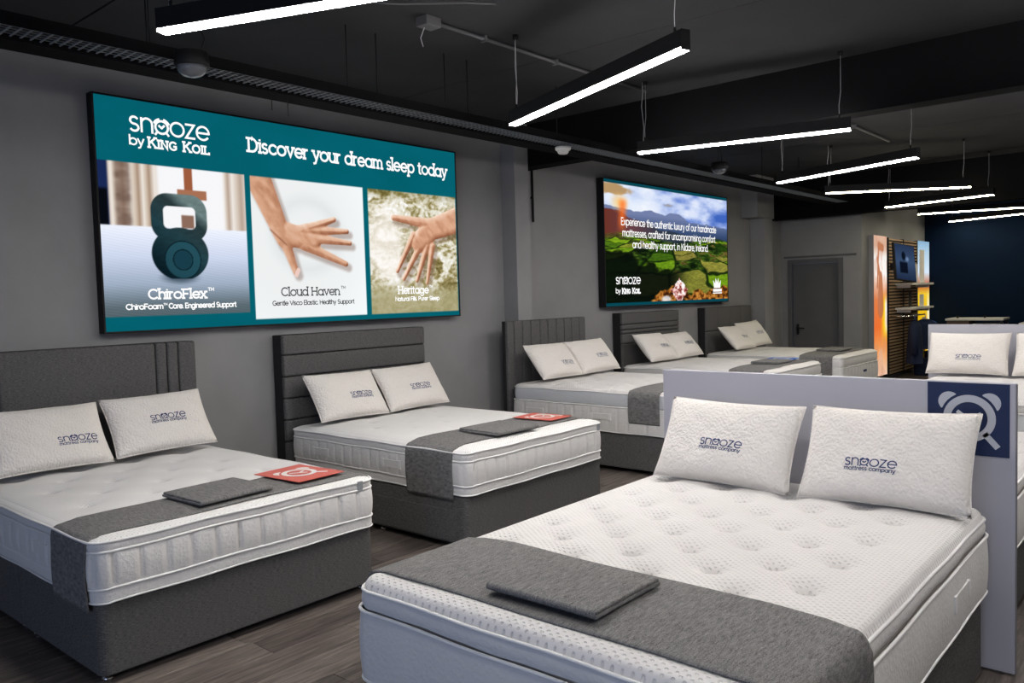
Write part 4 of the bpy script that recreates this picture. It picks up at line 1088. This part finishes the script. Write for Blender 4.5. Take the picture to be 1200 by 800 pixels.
shelf('middle white shelf on the rack', 15.1, 1.20, 1.42)
shelf('lower white shelf on the rack', 15.95, .80, .6)
tv = thing('screen', 'tilted blue advertising screen on the rack', 'screen', (14.42, YC-.42, 2.0))
tv.rotation_euler = (R(-6), R(4), R(-10))
box('casing', (-.36, -.02, -.31), (.36, .02, .31), M['black_metal'], tv, .006)
def paint_tv(U, V):
    c = grad(V, [(0, (.12, .17, .27)), (.5, (.22, .30, .42)), (1, (.15, .21, .32))])
    d = np.minimum(np.hypot((U-.42), (V-.68)*.8)-.10, np.maximum(np.abs(U-.40)-.20, np.abs(V-.35)-.16)); c = mixc(c, (.03, .05, .10), sm(-d, -.02, .02)*.9)
    return mixc(c, (.55, .65, .80), sm(.12-np.hypot((U-.60), (V-.60)*1.2), 0, .08)*.6)
print_grid('display', 40, 30, lambda u, v: np.stack([-.34+.68*u, np.full_like(u, -.0215), -.29+.58*v], -1), paint_tv, tv)
box('mounting_arm', (.26, .02, -.05), (.33, .36, .05), M['black_metal'], tv)
def card_stand(label, x, y, z, w, h, m):
    t = thing('price_card', label, 'card', (x, y, z), 0, 'cards on the rack')
    box('sheet', (-w/2, -.003, 0), (w/2, .003, h), M[m], t); box('foot', (-w/4, -.02, 0), (w/4, .03, .008), M['shelf'], t)
card_stand('white price card on the upper rack shelf', 15.75, YC-.26, 1.665, .20, .34, 'white_plastic')
card_stand('beige picture card on the upper rack shelf', 16.15, YC-.26, 1.665, .30, .60, 'pillow')
card_stand('white price card on the middle rack shelf', 16.05, YC-.28, 1.235, .26, .22, 'white_plastic')
card_stand('white price card on the lower rack shelf', 16.2, YC-.28, .835, .24, .20, 'white_plastic')
card_stand('dark box card beside the screen', 15.60, YC-.2, 1.235, .16, .3, 'black_cloth')
rail = thing('garment_rail', 'chrome garment rail on the slatted rack', 'rail', (14.75, YC-.38, 1.10))
tube('rail_bar', [(0, 0, 0), (1.1, 0, 0)], .012, M['chrome'], rail)
for x in (.05, .95): tube('rail_arm', [(x, 0, 0), (x, .29, 0)], .010, M['chrome'], rail)
def garment(label, x, w, ln_, m, rz):
    t = thing('jacket', label, 'jacket', (x, YC-.42, 1.065), rz, 'dark jackets on the rail')
    tube('hanger', [(0, 0, .03), (.01, 0, .0), (0, 0, -.03), (w*.45, 0, -.10), (w*.5, 0, -.12)], .005, M['blue_card'], t, 5)
    V, F = [], []
    rows = [(-.05, .18, .05), (-.10, .42, .08), (-.16, .52, .10), (-.3, .50, .11), (-.5, .50, .12), (-ln_, .54, .13)]
    n = 20
    for k, (z, ww, dd) in enumerate(rows):
        for j in range(n):
            a = 2*math.pi*j/n; f = 1+.10*math.sin(a*5+k)*(k/5)
            V.append((w/.5*ww/2*math.cos(a)*f, dd*math.sin(a)*f, z))
    for k in range(len(rows)-1):
        for j in range(n): F.append((k*n+j, k*n+(j+1) % n, (k+1)*n+(j+1) % n, (k+1)*n+j))
    F += [tuple(range(n)), tuple((len(rows)-1)*n+j for j in range(n-1, -1, -1))]
    mesh('garment_body', V, F, M[m], t, True)
    for s in (-1, 1): tube('sleeve', [(s*w*.42, 0, -.13), (s*w*.52, -.01, -.35), (s*w*.55, -.03, -.62)], .055, M[m], t, 10)
garment('navy jacket on a blue hanger, left one on the rack rail', 15.05, .48, .78, 'cloth_navy', R(8))
garment('navy jacket hanging at the rail end, right one', 15.70, .40, .58, 'cloth_navy', R(-50))
bag = thing('tote_bag', 'dark bag standing on the floor by the rack end', 'bag', (15.9, YC-.35, 0))
box('bag_body', (-.22, -.12, 0), (.22, .12, .30), M['cloth_navy'], bag, .05, 3, True)
tube('bag_handle', [(-.12, 0, .29), (-.08, 0, .42), (.08, 0, .42), (.12, 0, .29)], .012, M['black_cloth'], bag)
um = thing('umbrella', 'yellow folded umbrella hanging from the lower shelf', 'umbrella', (16.27, YC-.22, .19))
lathe('folded_canopy', [(.02, 0), (.05, .15), (.09, .40), (.03, .46)], mat('yellow_cloth', (.65, .45, .04), .7), um, 14)
tube('handle', [(0, 0, .46), (0, 0, .52), (.03, 0, .56)], .01, M['black_cloth'], um)
# counter at the far navy wall
tb = thing('counter_table', 'low counter with white top and brown left end before the navy wall', 'table', (16.6, 3.2, 0))
box('table_top', (-.30, -.46, .965), (.30, .46, 1.0), M['shelf'], tb, .003)
box('end_cabinet', (-.28, .08, 0), (.28, .44, .965), M['wood'], tb, .004)
box('white_box', (-.24, -.38, 0), (.20, .04, .90), M['white_plastic'], tb, .004)
for x in (-.28, .24): box('leg', (x, -.44, 0), (x+.04, -.40, .965), M['black_metal'], tb)
for k, (yy, r_) in enumerate(((.40, .03), (-.15, .02))):
    o = lathe('small_cup', [(r_*.7, 0), (r_, .03), (r_, .04)], M['black_metal'], None, 12, (16.6, 3.2+yy*.8, 1.0)); tag(o, ('left' if k == 0 else 'right')+' small dark cup on the far counter', 'cup', 'cups on the far counter')
t2 = thing('white_table', 'second white-topped table at the right edge before the navy wall', 'table', (17.0, 2.35, 0))
box('table_top', (-.3, -.6, .86), (.3, .22, .90), M['shelf'], t2, .003)
for x, y in ((-.27, -.57), (.23, -.57), (-.27, .15), (.23, .15)): box('leg', (x, y, 0), (x+.04, y+.04, .86), M['black_metal'], t2)
